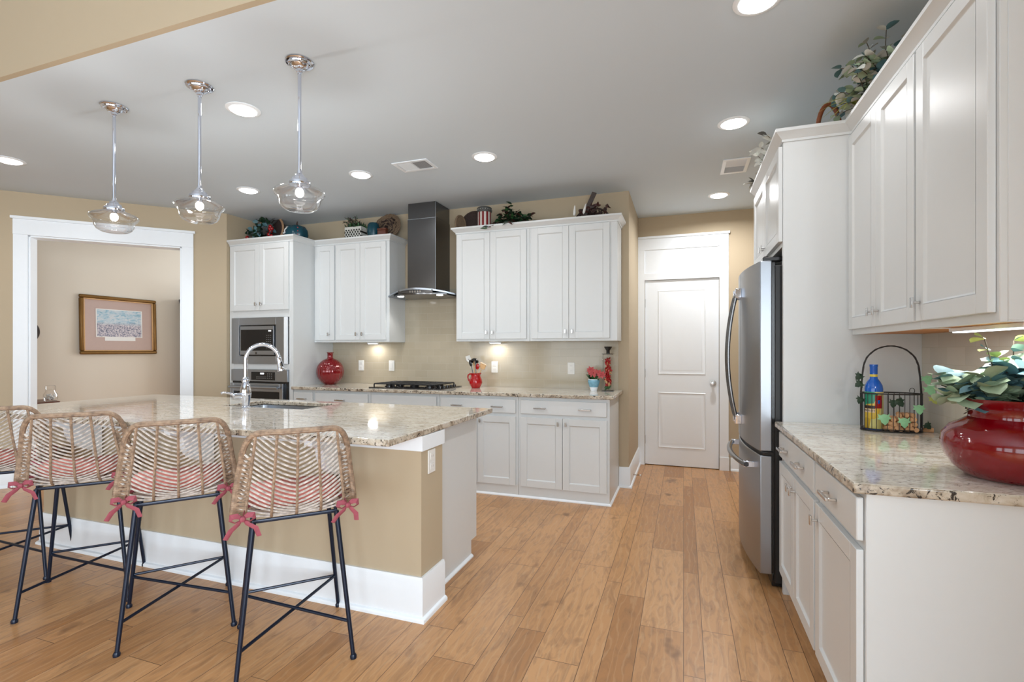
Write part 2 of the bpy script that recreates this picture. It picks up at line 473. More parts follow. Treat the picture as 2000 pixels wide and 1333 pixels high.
    def build(s, name, mats, parent=None, loc=None, rot=None, bevel=0.0, seg=2, smooth=False, kind=None, solid=0.0, subsurf=0, recalc=True):
        if recalc: bmesh.ops.recalc_face_normals(s.bm, faces=s.bm.faces)
        me = bpy.data.meshes.new(name); s.bm.to_mesh(me); s.bm.free()
        if not isinstance(mats, (list, tuple)): mats = [mats]
        for m_ in mats: me.materials.append(M[m_] if isinstance(m_, str) else m_)
        me.set_sharp_from_angle(angle=R(38))
        o = bpy.data.objects.new(name, me); C.objects.link(o)
        if parent is not None: o.parent = parent
        if loc is not None: o.location = loc
        if rot is not None: o.rotation_euler = rot
        if smooth:
            for p in me.polygons: p.use_smooth = True
        if solid:
            md = o.modifiers.new('thickness', 'SOLIDIFY'); md.thickness = solid; md.offset = 0
        if subsurf:
            md = o.modifiers.new('smooth', 'SUBSURF'); md.levels = md.render_levels = subsurf
        if bevel:
            md = o.modifiers.new('bevel', 'BEVEL'); md.width = bevel; md.segments = seg; md.limit_method = 'ANGLE'; md.angle_limit = R(40)
        if kind: o['kind'] = kind
        return o

def thing(name, label, cat, loc=(0, 0, 0), rotz=0.0, group=None):
    o = bpy.data.objects.new(name, None); C.objects.link(o); o.empty_display_size = 0.05
    o.location = loc; o.rotation_euler = (0, 0, rotz)
    return tag(o, label, cat, group)
def tag(o, label, cat, group=None):
    o['label'] = label; o['category'] = cat
    if group: o['group'] = group
    return o
def copy_tree(o, parent=None):
    c = o.copy(); C.objects.link(c)
    if parent is not None: c.parent = parent
    for ch in list(o.children): copy_tree(ch, c)
    return c
def arc(c, r, a0, a1, n, plane='XZ'):
    out = []
    for i in range(n + 1):
        a = a0 + (a1 - a0) * i / n
        if plane == 'XZ': out.append(Vector((c[0] + r * math.cos(a), c[1], c[2] + r * math.sin(a))))
        elif plane == 'YZ': out.append(Vector((c[0], c[1] + r * math.cos(a), c[2] + r * math.sin(a))))
        else: out.append(Vector((c[0] + r * math.cos(a), c[1] + r * math.sin(a), c[2])))
    return out

# ------------------------------------------------------------------ the setting
CH = 2.76                      # kitchen ceiling height
XR, YB, YD, XL = 1.095, 4.68, 5.69, -4.68   # right wall, cooktop wall, door wall, left stub wall
CT = 0.905                     # counter top height
MB().box(-9.0, 2.0, -4.7, 9.0, -0.12, 0.0).build('floor', 'floor', kind='structure')
# kitchen ceiling follows the angled wall
MB().prism([(1.3, 1.64), (1.3, 5.9), (-4.76, 5.9), (-4.76, 4.04), (-7.45, 1.35), (-7.45, 1.64)][::-1] if False else
           [(1.3, 1.64), (1.3, 5.9), (-4.76, 5.9), (-4.76, 4.03), (-7.16, 1.64)], CH, CH + 0.1).build('ceiling', 'ceil', kind='structure')
# upper wall above the kitchen's edge: the living room is taller
MB().box(-9.0, 1.3, 1.61, 1.6398, CH + 0.0002, 4.2).build('wall_front', 'tan', kind='structure')
MB().box(-9.0, 1.3, -4.7, 1.52, 3.62, 3.72).build('ceiling_living', 'ceil', kind='structure')
MB().box(XL - 0.12, -0.48, YB, YB + 0.12, 0, CH).build('wall_back', 'tan', kind='structure')
MB().box(-0.60, -0.48, YB + 0.12, YD, 0, CH).build('wall_passage', 'tan', kind='structure')
# door wall with a doorway
db = MB()
DX0, DX1, DZ = -0.408, 0.359, 2.055
db.box(-0.60, DX0, YD, YD + 0.12, 0, CH).box(DX1, XR + 0.1, YD, YD + 0.12, 0, CH).box(DX0, DX1, YD, YD + 0.12, DZ, CH)
db.build('wall_door', 'tan', kind='structure')
wr = MB(); wr.box(XR, XR + 0.12, -0.3, YD, 0, 3.62).box(XR, XR + 0.12, -2.4, -1.9, 0, 3.62).box(XR, XR + 0.12, -4.5, -4.0, 0, 3.62)
for (y0, y1) in ((-1.9, -0.3), (-4.0, -2.4)): wr.box(XR, XR + 0.12, y0, y1, 0, 0.35).box(XR, XR + 0.12, y0, y1, 2.35, 3.62)  # unseen openings added for the side fill lights
wr.build('wall_right', 'tan', kind='structure')
for k, (y0, y1) in enumerate(((-1.9, -0.3), (-4.0, -2.4))):
    f = MB()
    f.box(XR - 0.02, XR + 0.05, y0, y0 + 0.05, 0.35, 2.35).box(XR - 0.02, XR + 0.05, y1 - 0.05, y1, 0.35, 2.35).box(XR - 0.02, XR + 0.05, y0, y1, 0.35, 0.40).box(XR - 0.02, XR + 0.05, y0, y1, 2.30, 2.35).box(XR + 0.01, XR + 0.04, y0, y1, 1.33, 1.37)
    f.build('window_%d' % (k + 4), 'trim', kind='structure')  # invented window frame around each side fill light
MB().box(XL - 0.12, XL, 4.035, YB, 0, CH).build('wall_left', 'tan', kind='structure')
# angled wall with the cased opening; local x runs away from the corner, local y faces the kitchen
AW = Matrix.Translation((XL, 4.03, 0)) @ Matrix.Rotation(R(225), 4, 'Z')
S0, S1, OZ = 0.41, 1.62, 2.36
a = MB()
for (x0, x1, z0, z1) in ((0, S0, 0, CH), (S1, 4.4, 0, CH), (S0, S1, OZ, CH)): a.box(x0, x1, -0.13, 0, z0, z1)
a.mi = 1
for (x0, x1, z0, z1) in ((0.0, S0, 0, CH), (S1, 4.4, 0, CH), (S0, S1, OZ, CH)): a.box(x0, x1, -0.132, -0.13, z0, z1)
a.build('wall_angled', ['tan', 'beige'], kind='structure').matrix_world = AW
MB().box(-9.0, -8.9, -4.6, 1.0, 0, 3.62).build('wall_far_left', 'tan', kind='structure')
# cased opening trim
t = MB()
t.box(S0 - 0.105, S0, 0.0, 0.02, 0, OZ).box(S1, S1 + 0.105, 0.0, 0.02, 0, OZ)
t.box(S0 - 0.105, S1 + 0.105, 0.0, 0.026, OZ, OZ + 0.145)
t.box(S0 - 0.12, S1 + 0.12, 0.0, 0.04, OZ + 0.145, OZ + 0.17)
t.box(S0, S0 + 0.015, -0.14, 0.005, 0, OZ).box(S1 - 0.015, S1, -0.14, 0.005, 0, OZ).box(S0, S1, -0.14, 0.005, OZ - 0.015, OZ)
t.build('trim_1', 'trim', bevel=0.0015, kind='structure').matrix_world = AW
# baseboards
BBP = [(0, 0), (0.03, 0), (0.03, 0.012), (0.022, 0.022), (0.016, 0.024), (0.016, 0.125), (0.011, 0.137), (0, 0.14)]
def BB(h): return [(0, 0), (0.03, 0), (0.03, 0.012), (0.024, 0.02), (0.016, 0.024), (0.016, h - 0.014), (0.010, h), (0, h)]
b = MB(); b.sweep([(S1 + 0.106, 0), (4.4, 0)][::-1], BB(0.14)); b.sweep([(0.005, 0), (S0 - 0.106, 0)][::-1], BB(0.14))
b.build('baseboard_angled', 'trim', kind='structure').matrix_world = AW
b = MB(); b.sweep([(-0.568, YB), (-0.48, YB), (-0.48, YD)], BB(0.19)); b.build('baseboard_passage', 'trim', kind='structure')
b = MB(); b.sweep([(DX1 + 0.111, YD), (XR, YD)], BB(0.14)); b.build('baseboard_door', 'trim', kind='structure')
# dining room beyond
MB().box(-7.12, -7.0, 2.2, 8.6, 0, 3.3).build('wall_dining', 'beige', kind='structure')
MB().box(-4.82, -4.80, 4.2, 8.6, 0, 3.3).build('wall_dining_right', 'beige', kind='structure')
MB().prism([(-7.12, 1.9), (-4.9, 4.1), (-4.8, 4.2), (-4.8, 8.6), (-7.12, 8.6)], 3.3, 3.4).build('ceiling_dining', 'ceil', kind='structure')
MB().box(-7.12, -4.8, 7.0, 7.1, 0, 0.7).box(-7.12, -4.8, 7.0, 7.1, 2.5, 3.3).box(-7.12, -6.55, 7.0, 7.1, 0.7, 2.5).box(-4.95, -4.8, 7.0, 7.1, 0.7, 2.5).build('wall_dining_far', 'beige', kind='structure')
b = MB(); b.sweep([(-7.0, 2.3), (-7.0, 7.0)], BB(0.14)); b.build('baseboard_dining', 'trim', kind='structure')
# unseen living room rear wall; three window openings added for the rear fill
wb = MB()
xs = [-9.0, -6.1, -4.3, -3.8, -2.0, -1.5, 0.3, XR]
for i in range(7):
    if i % 2 == 0: wb.box(xs[i], xs[i + 1], -4.5, -4.4, 0, 3.62)
    else: wb.box(xs[i], xs[i + 1], -4.5, -4.4, 0, 0.35); wb.box(xs[i], xs[i + 1], -4.5, -4.4, 2.75, 3.62)
wb.build('wall_rear', 'tan', kind='structure')
for k, i in enumerate((1, 3, 5)):
    x0, x1 = xs[i], xs[i + 1]
    f = MB()
    f.box(x0, x0 + 0.06, -4.48, -4.38, 0.35, 2.75).box(x1 - 0.06, x1, -4.48, -4.38, 0.35, 2.75).box(x0, x1, -4.48, -4.38, 0.35, 0.42).box(x0, x1, -4.48, -4.38, 2.68, 2.75)
    f.box((x0 + x1) / 2 - 0.02, (x0 + x1) / 2 + 0.02, -4.46, -4.42, 0.42, 2.68).box(x0, x1, -4.46, -4.42, 1.55, 1.59)
    f.build('window_%d' % (k + 1), 'trim', kind='structure')  # frame added to dress a rear fill opening, never in view

# tiled backsplashes: thin tile skins on the walls
MB().box(-3.806, -2.87, YB - 0.008, YB, 0.9, 1.37).box(-2.87, -2.08, YB - 0.008, YB, 0.9, 1.92).box(-2.08, -0.575, YB - 0.008, YB, 0.9, 1.37).build('wall_tile_back', 'tileb', kind='structure')
MB().box(XR - 0.008, XR, 1.66, 2.898, 0.9, 1.36).build('wall_tile_right', 'tiler', kind='structure')

# the pantry door in its casing
dr = MB()
dr.box(DX0 + 0.003, DX1 - 0.003, YD + 0.002, YD + 0.037, 0.008, DZ - 0.003)
door = dr.build('door_1', 'trim', kind='structure', bevel=0.001)
def raised_panel(x0, x1, z0, z1, y):
    m = MB()
    # sunk moulding ring plus raised field
    prof = [(0.0, 0.0), (0.008, -0.006), (0.016, -0.0015), (0.024, 0.0), (0.05, -0.005), (0.052, -0.005)]
    cx = lambda i: (x0 + i, x1 - i, z0 + i, z1 - i)
    rings = []
    for (ins, dy) in prof:
        a0, a1, c0, c1 = cx(ins)
        rings.append([m.bm.verts.new(v) for v in ((a0, y + dy - 0.0008, c0), (a1, y + dy - 0.0008, c0), (a1, y + dy - 0.0008, c1), (a0, y + dy - 0.0008, c1))])
    for A, B in zip(rings[:-1], rings[1:]):
        for k in range(4): m.bm.faces.new((A[k], A[(k + 1) % 4], B[(k + 1) % 4], B[k]))
    m.bm.faces.new(rings[-1])
    return m
for (z0, z1) in ((0.20, 0.815), (1.01, 1.94)):
    raised_panel(-0.268, 0.228, z0, z1, YD + 0.002).build('door_panel', 'trim', door)
kb = MB(); kb.lathe([(0, 0), (0.030, 0), (0.030, 0.006), (0.011, 0.01), (0.011, 0.03), (0.026, 0.04), (0.029, 0.052), (0.022, 0.063), (0, 0.066)], 20, mat=Matrix.Translation((0.300, YD + 0.002, 0.925)) @ Matrix.Rotation(R(90), 4, 'X'))
kb.build('door_handle', 'nickel', door)
hg = MB()
for z in (0.28, 1.02, 1.80): hg.cyl((DX0, YD - 0.004, z - 0.045), (DX0, YD - 0.004, z + 0.045), 0.006, 8)
hg.cyl((DX1 + 0.006, YD - 0.002, 0.90), (DX1 + 0.006, YD - 0.002, 0.95), 0.004, 8)
hg.build('hinge', 'nickel', door)
ct = MB()
y0, y1 = YD - 0.02, YD - 0.0005
cw = 0.093
ct.box(DX0 - 0.075, DX0 - 0.002, y0, y1, 0, 2.39).box(DX1 + 0.002, DX1 + cw, y0, y1, 0, 2.39)
ct.box(DX0 - 0.075, DX1 + cw, y0, y1, 2.39, 2.515).box(DX0 - 0.075, DX1 + cw + 0.012, y0 - 0.012, y1, 2.515, 2.54)
ct.box(DX0 - 0.0025, DX1 + 0.0025, y0, y1, DZ, DZ + 0.075)
ct.box(DX0 - 0.0025, DX1 + 0.0025, y0 + 0.010, y1, DZ + 0.075, 2.392)
ct.box(DX1 + 0.002, DX1 + cw + 0.005, y0 - 0.008, y1, 0, 0.14)
ct.build('trim_2', 'trim', bevel=0.0012, kind='structure')
MB().box(DX0 - 0.1, DX1 + 0.1, YD + 0.06, YD + 0.1, 0, 2.2).build('wall_pantry_dark', 'blackmatte', kind='structure')

# ------------------------------------------------------------------ cabinets
# every cabinet is built in a local frame: x to the viewer's right, y into the cabinet, front of the box at y=0
def shaker(x0, x1, z0, z1, fr=0.057, t=0.02):
    m = MB()
    for q in ((x0, x0 + fr, z0, z1), (x1 - fr, x1, z0, z1), (x0 + fr, x1 - fr, z0, z0 + fr), (x0 + fr, x1 - fr, z1 - fr, z1)):
        m.box(q[0], q[1], -t, -0.0005, q[2], q[3])
    # sloped sticking and flat panel
    a0, a1, c0, c1 = x0 + fr, x1 - fr, z0 + fr, z1 - fr
    r0 = [m.bm.verts.new(v) for v in ((a0, -t, c0), (a1, -t, c0), (a1, -t, c1), (a0, -t, c1))]
    s_ = 0.007
    r1 = [m.bm.verts.new(v) for v in ((a0 + s_, -t + 0.009, c0 + s_), (a1 - s_, -t + 0.009, c0 + s_), (a1 - s_, -t + 0.009, c1 - s_), (a0 + s_, -t + 0.009, c1 - s_))]
    for k in range(4): m.bm.faces.new((r0[k], r0[(k + 1) % 4], r1[(k + 1) % 4], r1[k]))
    m.bm.faces.new(r1)
    return m
def slab_front(x0, x1, z0, z1, t=0.02): return MB().box(x0, x1, -t, -0.0005, z0, z1)
def knob(x, z, parent):
    m = MB(); m.cyl((x, -0.0203, z), (x, -0.040, z), 0.0055, 10, 0.0045); m.box(x - 0.0085, x + 0.0085, -0.047, -0.040, z - 0.018, z + 0.018)
    return m.build('knob', 'nickel', parent, bevel=0.0015)
def pull(x, z, parent, L=0.105):
    m = MB()
    for s_ in (-1, 1): m.box(x + s_ * L * 0.42 - 0.005, x + s_ * L * 0.42 + 0.005, -0.045, -0.0203, z - 0.005, z + 0.005)
    m.box(x - L / 2, x + L / 2, -0.054, -0.044, z - 0.006, z + 0.006)
    return m.build('pull', 'nickel', parent, bevel=0.002)
def carcass(w_, d, z0, z1, holes=False):
    return MB().box(0, w_, 0, d, z0, z1)
def cabinet(name, label, cat, origin, rot, w_, d, z0, z1, doors=(), drawers=(), group=None, body=None, under=None):
    root = thing(name, label, cat, origin, rot, group)
    bm_ = body if body is not None else carcass(w_, d, z0, z1)
    bm_.build('body', 'cab', root, bevel=0.0015, seg=1)
    for (x0, x1, a, b_, kx, kz) in doors:
        dd = shaker(x0, x1, a, b_).build('cabinet_door', 'cab', root, bevel=0.0018)
        if kx is not None: knob(kx, kz, dd)
    for (x0, x1, a, b_, pulls) in drawers:
        dd = slab_front(x0, x1, a, b_).build('drawer', 'cab', root, bevel=0.004)
        for px in pulls: pull(px, (a + b_) / 2 - 0.005, dd)
    return root

YF = 4.07   # front of base cabinet boxes
dep = YB - YF - 0.012
def base(x0, x1, label, doors, pulls, false=False):
    w_ = x1 - x0
    dd = []
    if doors == 1: dd = [(0.012, w_ - 0.012, 0.10, 0.70, w_ - 0.04 if not false else 0.04, 0.655)]
    else:
        m = w_ / 2
        dd = [(0.022, m - 0.002, 0.10, 0.70, m - 0.034, 0.655), (m + 0.002, w_ - 0.022, 0.10, 0.70, m + 0.034, 0.655)]
    e = 0.022 if doors == 2 else 0.012
    b_ = MB().box(0, w_, 0, dep, 0, 0.874)
    return cabinet('base_cabinet', label, 'cabinet', (x0, YF, 0), 0, w_, dep, 0, 0.874, dd, [(e, w_ - e, 0.728, 0.848, pulls)], 'white base cabinets on the cooktop wall', body=b_)
base(-3.805, -3.545, 'narrow white base cabinet beside the oven tower', 1, [0.13])
base(-3.543, -2.872, 'white base cabinet left of the gas cooktop with one centred pull', 2, [0.335])
base(-2.870, -2.127, 'white base cabinet directly under the gas cooktop, front without a pull', 2, [])
r_ = base(-2.125, -1.357, 'white base cabinet right of the cooktop, below the red pitcher', 2, [0.19, 0.58])
r_ = base(-1.355, -0.570, 'end white base cabinet nearest the passage with two drawer pulls', 2, [0.20, 0.585])
sh = MB(); sh.sweep([(-3.8, YF), (-0.570, YF), (-0.570, YB - 0.035)], [(0, 0), (0.014, 0), (0.014, 0.008), (0.004, 0.018), (0, 0.018)])
sh.build('trim_3', 'trim', kind='structure')

# wall cabinets, left of the hood
YU = 4.37
ud = YB - YU - 0.002
def upper(x0, x1, label, doors, z0=1.362, z1=2.43, grp='white wall cabinets on the cooktop wall'):
    w_ = x1 - x0
    return cabinet('wall_cabinet', label, 'cabinet', (x0, YU, 0), 0, w_, ud, z0, z1, doors, group=grp)
dz0, dz1, kz = 1.385, 2.402, 1.447
upper(-3.805, -3.521, 'narrow single-door white wall cabinet beside the oven tower', [(0.028, 0.274, dz0, dz1, 0.21, kz)])
upper(-3.519, -2.856, 'white two-door wall cabinet just left of the range hood', [(0.008, 0.315, dz0, dz1, 0.278, kz), (0.318, 0.630, dz0, dz1, 0.352, kz)])
upper(-2.098, -1.347, 'white two-door wall cabinet just right of the range hood', [(0.010, 0.358, dz0, dz1, 0.328, kz), (0.361, 0.722, dz0, dz1, 0.391, kz)])
upper(-1.345, -0.547, 'white two-door wall cabinet at the passage end of the cooktop wall', [(0.022, 0.369, dz0, dz1, 0.340, kz), (0.372, 0.734, dz0, dz1, 0.402, kz)])
CR = [(0, 2.408), (0.006, 2.408), (0.006, 2.420), (0.013, 2.426), (0.034, 2.448), (0.040, 2.452), (0.040, 2.468), (-0.02, 2.468), (-0.02, 2.4305), (0, 2.4305)]
def crown(path, label, prof=CR):
    m = MB(); m.sweep(path, prof)
    return tag(m.build('crown_moulding', 'cab'), label, 'moulding')
G = 0.0006
crown([(-2.098 - G, YB - 0.002), (-2.098 - G, YU - G), (-0.547 + G, YU - G), (-0.547 + G, YB - 0.002)], 'white crown moulding on the wall cabinets right of the hood')

# oven tower
TX0, TX1, TY = -4.672, -3.808, 4.06
tw = TX1 - TX0; td = YB - TY - 0.003
b_ = MB()
b_.box(0, 0.05, 0, td, 0, 2.43).box(tw - 0.05, tw, 0, td, 0, 2.43).box(0.05, tw - 0.05, td - 0.02, td, 0, 2.43)
for (z0, z1) in ((0, 0.408), (1.073, 1.132), (1.624, 1.69)): b_.box(0.05, tw - 0.05, 0, td - 0.02, z0, z1)
b_.box(0.05, tw - 0.05, 0.0, td - 0.02, 1.69, 2.43)
cabinet('oven_cabinet', 'tall white oven tower cabinet in the left corner', 'cabinet', (TX0, TY, 0), 0, tw, td, 0, 2.43,
        [(0.030, tw / 2 - 0.002, 1.70, 2.402, tw / 2 - 0.035, 1.765), (tw / 2 + 0.002, tw - 0.045, 1.70, 2.402, tw / 2 + 0.035, 1.765)],
        [(0.03, tw - 0.03, 0.12, 0.39, [tw / 2])], body=b_)
crown([(TX0 + 0.001, TY - G), (TX1 + G, TY - G), (TX1 + G, YU - G), (-2.856 + G, YU - G), (-2.856 + G, YB - 0.002)], 'white crown moulding over the oven tower and left wall cabinets')

# ---- right side: rot -90, local x runs toward the camera, local y into the wall
RR = -PI / 2
XB = 0.470                       # front of base boxes (doors in front of it)
XB += 0.02
Y_end, Y_far = 1.652, 2.897
def rbase(yf, yn, label, doors, drawers):
    w_ = yf - yn
    root = thing('base_cabinet', label, 'cabinet', (XB, yf, 0), RR, 'white base cabinets under the right counter')
    m = MB(); d_ = XR - XB - 0.01
    m.box(0, w_, 0, d_, 0.105, 0.874)
    m.box(0.002, w_ - (0.0 if yn < 1.7 else 0.002), 0.075, d_, 0.0, 0.105)
    m.build('body', 'cab', root, bevel=0.0015, seg=1)
    for (x0, x1, kx) in doors:
        dd = shaker(x0, x1, 0.128, 0.705).build('cabinet_door', 'cab', root, bevel=0.002)
        knob(kx, 0.60 + 0.045, dd)
    for (x0, x1, pl) in drawers:
        dd = slab_front(x0, x1, 0.730, 0.855).build('drawer', 'cab', root, bevel=0.004)
        for p in pl: pull(p, 0.79, dd)
rbase(Y_far, 2.151, 'white base cabinet beside the refrigerator under the right counter', [(0.02, 0.369, 0.335), (0.372, 0.735, 0.405)], [(0.012, 0.735, [0.19, 0.53])])
rbase(2.149, Y_end, 'nearest white base cabinet under the right counter, bare end panel toward the viewer', [(0.012, 0.482, 0.047)], [(0.012, 0.482, [0.24])])
tk = MB().box(0, 0.02, 0, 0.02, 0, 0.02)
tk.bm.clear(); tk.sweep([(XB + 0.075 - 0.001, Y_far - 0.01), (XB + 0.075 - 0.001, Y_end + 0.02)], [(0, 0), (0.014, 0), (0.014, 0.008), (0.004, 0.018), (0, 0.018)])
tk.build('trim_4', 'trim', kind='structure')

XU = 0.80
d_ = XR - XU - 0.002
def rupper(yf, yn, label, doors):
    w_ = yf - yn
    m = MB()
    m.box(0, w_, 0, 0.018, 1.355, 2.388).box(0, w_, 0.018, d_, 1.3595, 2.388).box(0, 0.016, 0.018, d_, 1.355, 1.3595).box(w_ - 0.016, w_, 0.018, d_, 1.355, 1.3595)
    root = thing('wall_cabinet', label, 'cabinet', (XU, yf, 0), RR, 'white wall cabinets on the right wall')
    m.build('body', 'cab', root, bevel=0.0015, seg=1)
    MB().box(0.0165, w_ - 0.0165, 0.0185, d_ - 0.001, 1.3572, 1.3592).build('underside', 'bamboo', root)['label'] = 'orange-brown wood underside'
    for (x0, x1, kx) in doors:
        dd = shaker(x0, x1, 1.382, 2.345).build('cabinet_door', 'cab', root, bevel=0.002)
        knob(kx, 1.447, dd)
    return root
rupper(Y_far, 2.140, 'white two-door wall cabinet over the wire basket on the right', [(0.012, 0.382, 0.350), (0.385, 0.752, 0.415)])
rupper(2.138, 1.676, 'single-door white wall cabinet nearest the viewer on the right', [(0.010, 0.448, 0.042)])
# refrigerator enclosure: tall near panel, tall far panel, cabinet over
XFc = 0.492
root = thing('refrigerator_cabinet', 'white cabinet over the refrigerator with a full-height side panel', 'cabinet', (XFc, 3.90, 0), RR)
W = 3.90 - 2.899
m = MB(); d_ = XR - XFc - 0.002
m.box(0.03, W - 0.03, 0, d_, 1.825, 2.388).build('body', 'cab', root, bevel=0.0015, seg=1)
MB().box(W - 0.0298, W, 0, d_, 0.0, 2.388).build('side_panel', 'cab', root, bevel=0.0015, seg=1)
MB().box(0, 0.0298, 0, d_, 0.0, 2.388).build('side_panel', 'cab', root, bevel=0.0015, seg=1)
for (x0, x1, kx) in ((0.02, W / 2 - 0.002, W / 2 - 0.035), (W / 2 + 0.002, W - 0.012, W / 2 + 0.035)):
    dd = shaker(x0, x1, 1.850, 2.350).build('cabinet_door', 'cab', root, bevel=0.002)
    knob(kx, 1.905, dd)
crown([(XFc - G, 3.90), (XFc - G, 2.899 - G), (XU - G, 2.899 - G), (XU - G, 1.676 - G), (XR - 0.002, 1.676 - G)], 'white crown moulding stepping along the right wall cabinets', [(o, z - 0.042) for (o, z) in CR])

# ------------------------------------------------------------------ counters
def counter(name, label, xs, ys, holes, z1=CT, th=0.03, bevel=0.006):
    m = MB(); V = {}
    def v(i, j, k):
        if (i, j, k) not in V: V[(i, j, k)] = m.bm.verts.new((xs[i], ys[j], z1 - th if k == 0 else z1))
        return V[(i, j, k)]
    solid = lambda i, j: 0 <= i < len(xs) - 1 and 0 <= j < len(ys) - 1 and (i, j) not in holes
    for i in range(len(xs) - 1):
        for j in range(len(ys) - 1):
            if not solid(i, j): continue
            m.mi = 0
            f = m.bm.faces.new((v(i, j, 1), v(i + 1, j, 1), v(i + 1, j + 1, 1), v(i, j + 1, 1))); f.material_index = 0
            f = m.bm.faces.new((v(i, j, 0), v(i, j + 1, 0), v(i + 1, j + 1, 0), v(i + 1, j, 0))); f.material_index = 1
            for (di, dj, A, B) in ((0, -1, (i, j), (i + 1, j)), (1, 0, (i + 1, j), (i + 1, j + 1)), (0, 1, (i + 1, j + 1), (i, j + 1)), (-1, 0, (i, j + 1), (i, j))):
                if not solid(i + di, j + dj):
                    f = m.bm.faces.new((v(*A, 0), v(*B, 0), v(*B, 1), v(*A, 1))); f.material_index = 1
    return tag(m.build(name, ['granite', 'granite_edge'], bevel=bevel, seg=3), label, 'countertop')
counter('countertop', 'long speckled granite countertop holding the gas cooktop', [-3.806, -0.535], [4.028, YB - 0.009], [])
counter('countertop', 'speckled granite countertop on the right under the red vase', [0.452, XR - 0.0085], [1.625, 2.897], [])
SX0, SX1, SY0, SY1 = -2.94, -2.27, 2.495, 2.845
counter('countertop', 'large granite island countertop with the sink cut into it', [-4.235, SX0, SX1, -1.158], [1.768, SY0, SY1, 2.95], [(1, 1)])

# ------------------------------------------------------------------ island
root = thing('kitchen_island', 'kitchen island with tan knee wall, white baseboard and white end panel', 'island', (0, 0, 0))
IX0, IX1 = -4.0, -1.172
MB().box(IX0, IX1, 2.06, 2.275, 0, 0.874).build('knee_wall', 'tan', root)
m = MB(); m.sweep([(IX1, 2.274), (IX1, 2.06), (IX0, 2.06), (IX0, 2.274)][::-1], [(0.0005, 0.802), (0.014, 0.802), (0.014, 0.8738), (0.0005, 0.8738)])
m.build('top_trim', 'trim', root)
m = MB(); m.sweep([(IX1, 2.274), (IX1, 2.06), (IX0, 2.06), (IX0, 2.274)][::-1], [(0.0005, 0)] + [(o + 0.0005, z) for (o, z) in BB(0.205)[1:-1]] + [(0.0005, 0.205)])
m.build('baseboard', 'trim', root)
m = MB()
m.prism([(2.277, 0), (2.80, 0), (2.80, 0.10), (2.88, 0.10), (2.88, 0.8738), (2.277, 0.8738)], -1.262, -1.242, mat=Matrix(((0, 0, 1, 0), (1, 0, 0, 0), (0, 1, 0, 0), (0, 0, 0, 1))))
m.build('end_panel', 'cab', root, bevel=0.001)
m = MB(); m.sweep([(-1.2415, 2.277), (-1.2415, 2.80)], [(0, 0), (0.014, 0), (0.014, 0.008), (0.004, 0.018), (0, 0.018)])
m.build('shoe_moulding', 'trim', root)
m = MB(); m.box(-3.95, -1.263, 2.277, 2.29, 0.1, 0.8738).box(-3.95, -1.263, 2.86, 2.88, 0.1, 0.8738).box(-3.95, -3.93, 2.29, 2.86, 0.1, 0.8738).box(-3.95, -1.263, 2.277, 2.80, 0.0, 0.1)
m.build('body', 'cab', root)
for cx_ in (-1.60, -2.49, -3.42):
    m = MB()
    pr = [(0, 0.8738), (-0.25, 0.8738), (-0.25, 0.845), (-0.20, 0.83)]
    for k in range(7):
        a_ = PI / 2 * k / 6
        pr.append((-0.03 - 0.15 * math.cos(a_), 0.65 + 0.0 + 0.17 - 0.15 * math.sin(a_) if False else 0.82 - 0.15 * math.sin(a_)))
    pr += [(-0.03, 0.62), (0, 0.62)]
    m.prism([(2.045 + p[0], p[1]) for p in pr], cx_ - 0.022, cx_ + 0.022, mat=Matrix(((0, 0, 1, 0), (1, 0, 0, 0), (0, 1, 0, 0), (0, 0, 0, 1))))
    m.build('corbel', 'trim', root, bevel=0.001)

# ------------------------------------------------------------------ ceiling lights and vents
def can_light():
    root = thing('recessed_light', 'lit recessed ceiling light', 'ceiling light', (0, 0, CH))
    m = MB(); m.lathe([(0.098, 0.0), (0.098, -0.003), (0.088, -0.007), (0.076, -0.008), (0.074, -0.002), (0.074, 0.0)], 40)
    m.build('trim_ring', 'trim', root)
    m = MB(); m.lathe([(0.0735, -0.004), (0.070, -0.012), (0.055, -0.018), (0.03, -0.021), (0, -0.022)], 40)
    m.build('lens', 'lens', root, recalc=True)
    return root
spots = [(-2.557, 2.317, 'recessed ceiling light above the island, beyond the middle pendant'), (-3.80, 3.50, 'recessed ceiling light nearest the oven tower'),
         (-2.567, 3.50, 'recessed ceiling light in front of the range hood'), (-1.438, 3.49, 'recessed ceiling light between the round-can row and the long ceiling vent'),
         (0.308, 3.503, 'recessed ceiling light left of the refrigerator cabinet'), (0.318, 5.086, 'recessed ceiling light just before the white door'),
         (-4.962, 2.336, 'recessed ceiling light at the left edge near the cased opening'), (0.296, 2.307, 'recessed ceiling light cut by the top edge of the picture')]
spots[3] = (-1.438, 3.49, 'recessed ceiling light right of the long ceiling vent, above the cooktop aisle')
c0 = can_light()
for i, (x, y, lb) in enumerate(spots):
    o = c0 if i == 0 else copy_tree(c0)
    o.location = (x, y, CH - 0.0003); tag(o, lb, 'ceiling light', 'recessed ceiling lights')
    l = bpy.data.lights.new('downlight_beam', 'AREA'); l.shape = 'DISK'; l.size = 0.12; l.energy = 19.0 if y > 5 else 4.3; l.color = (0.97, 0.97, 0.97); l.spread = R(165)
    lo = bpy.data.objects.new('downlight_beam', l); C.objects.link(lo); lo.location = (x, y, CH - 0.026)
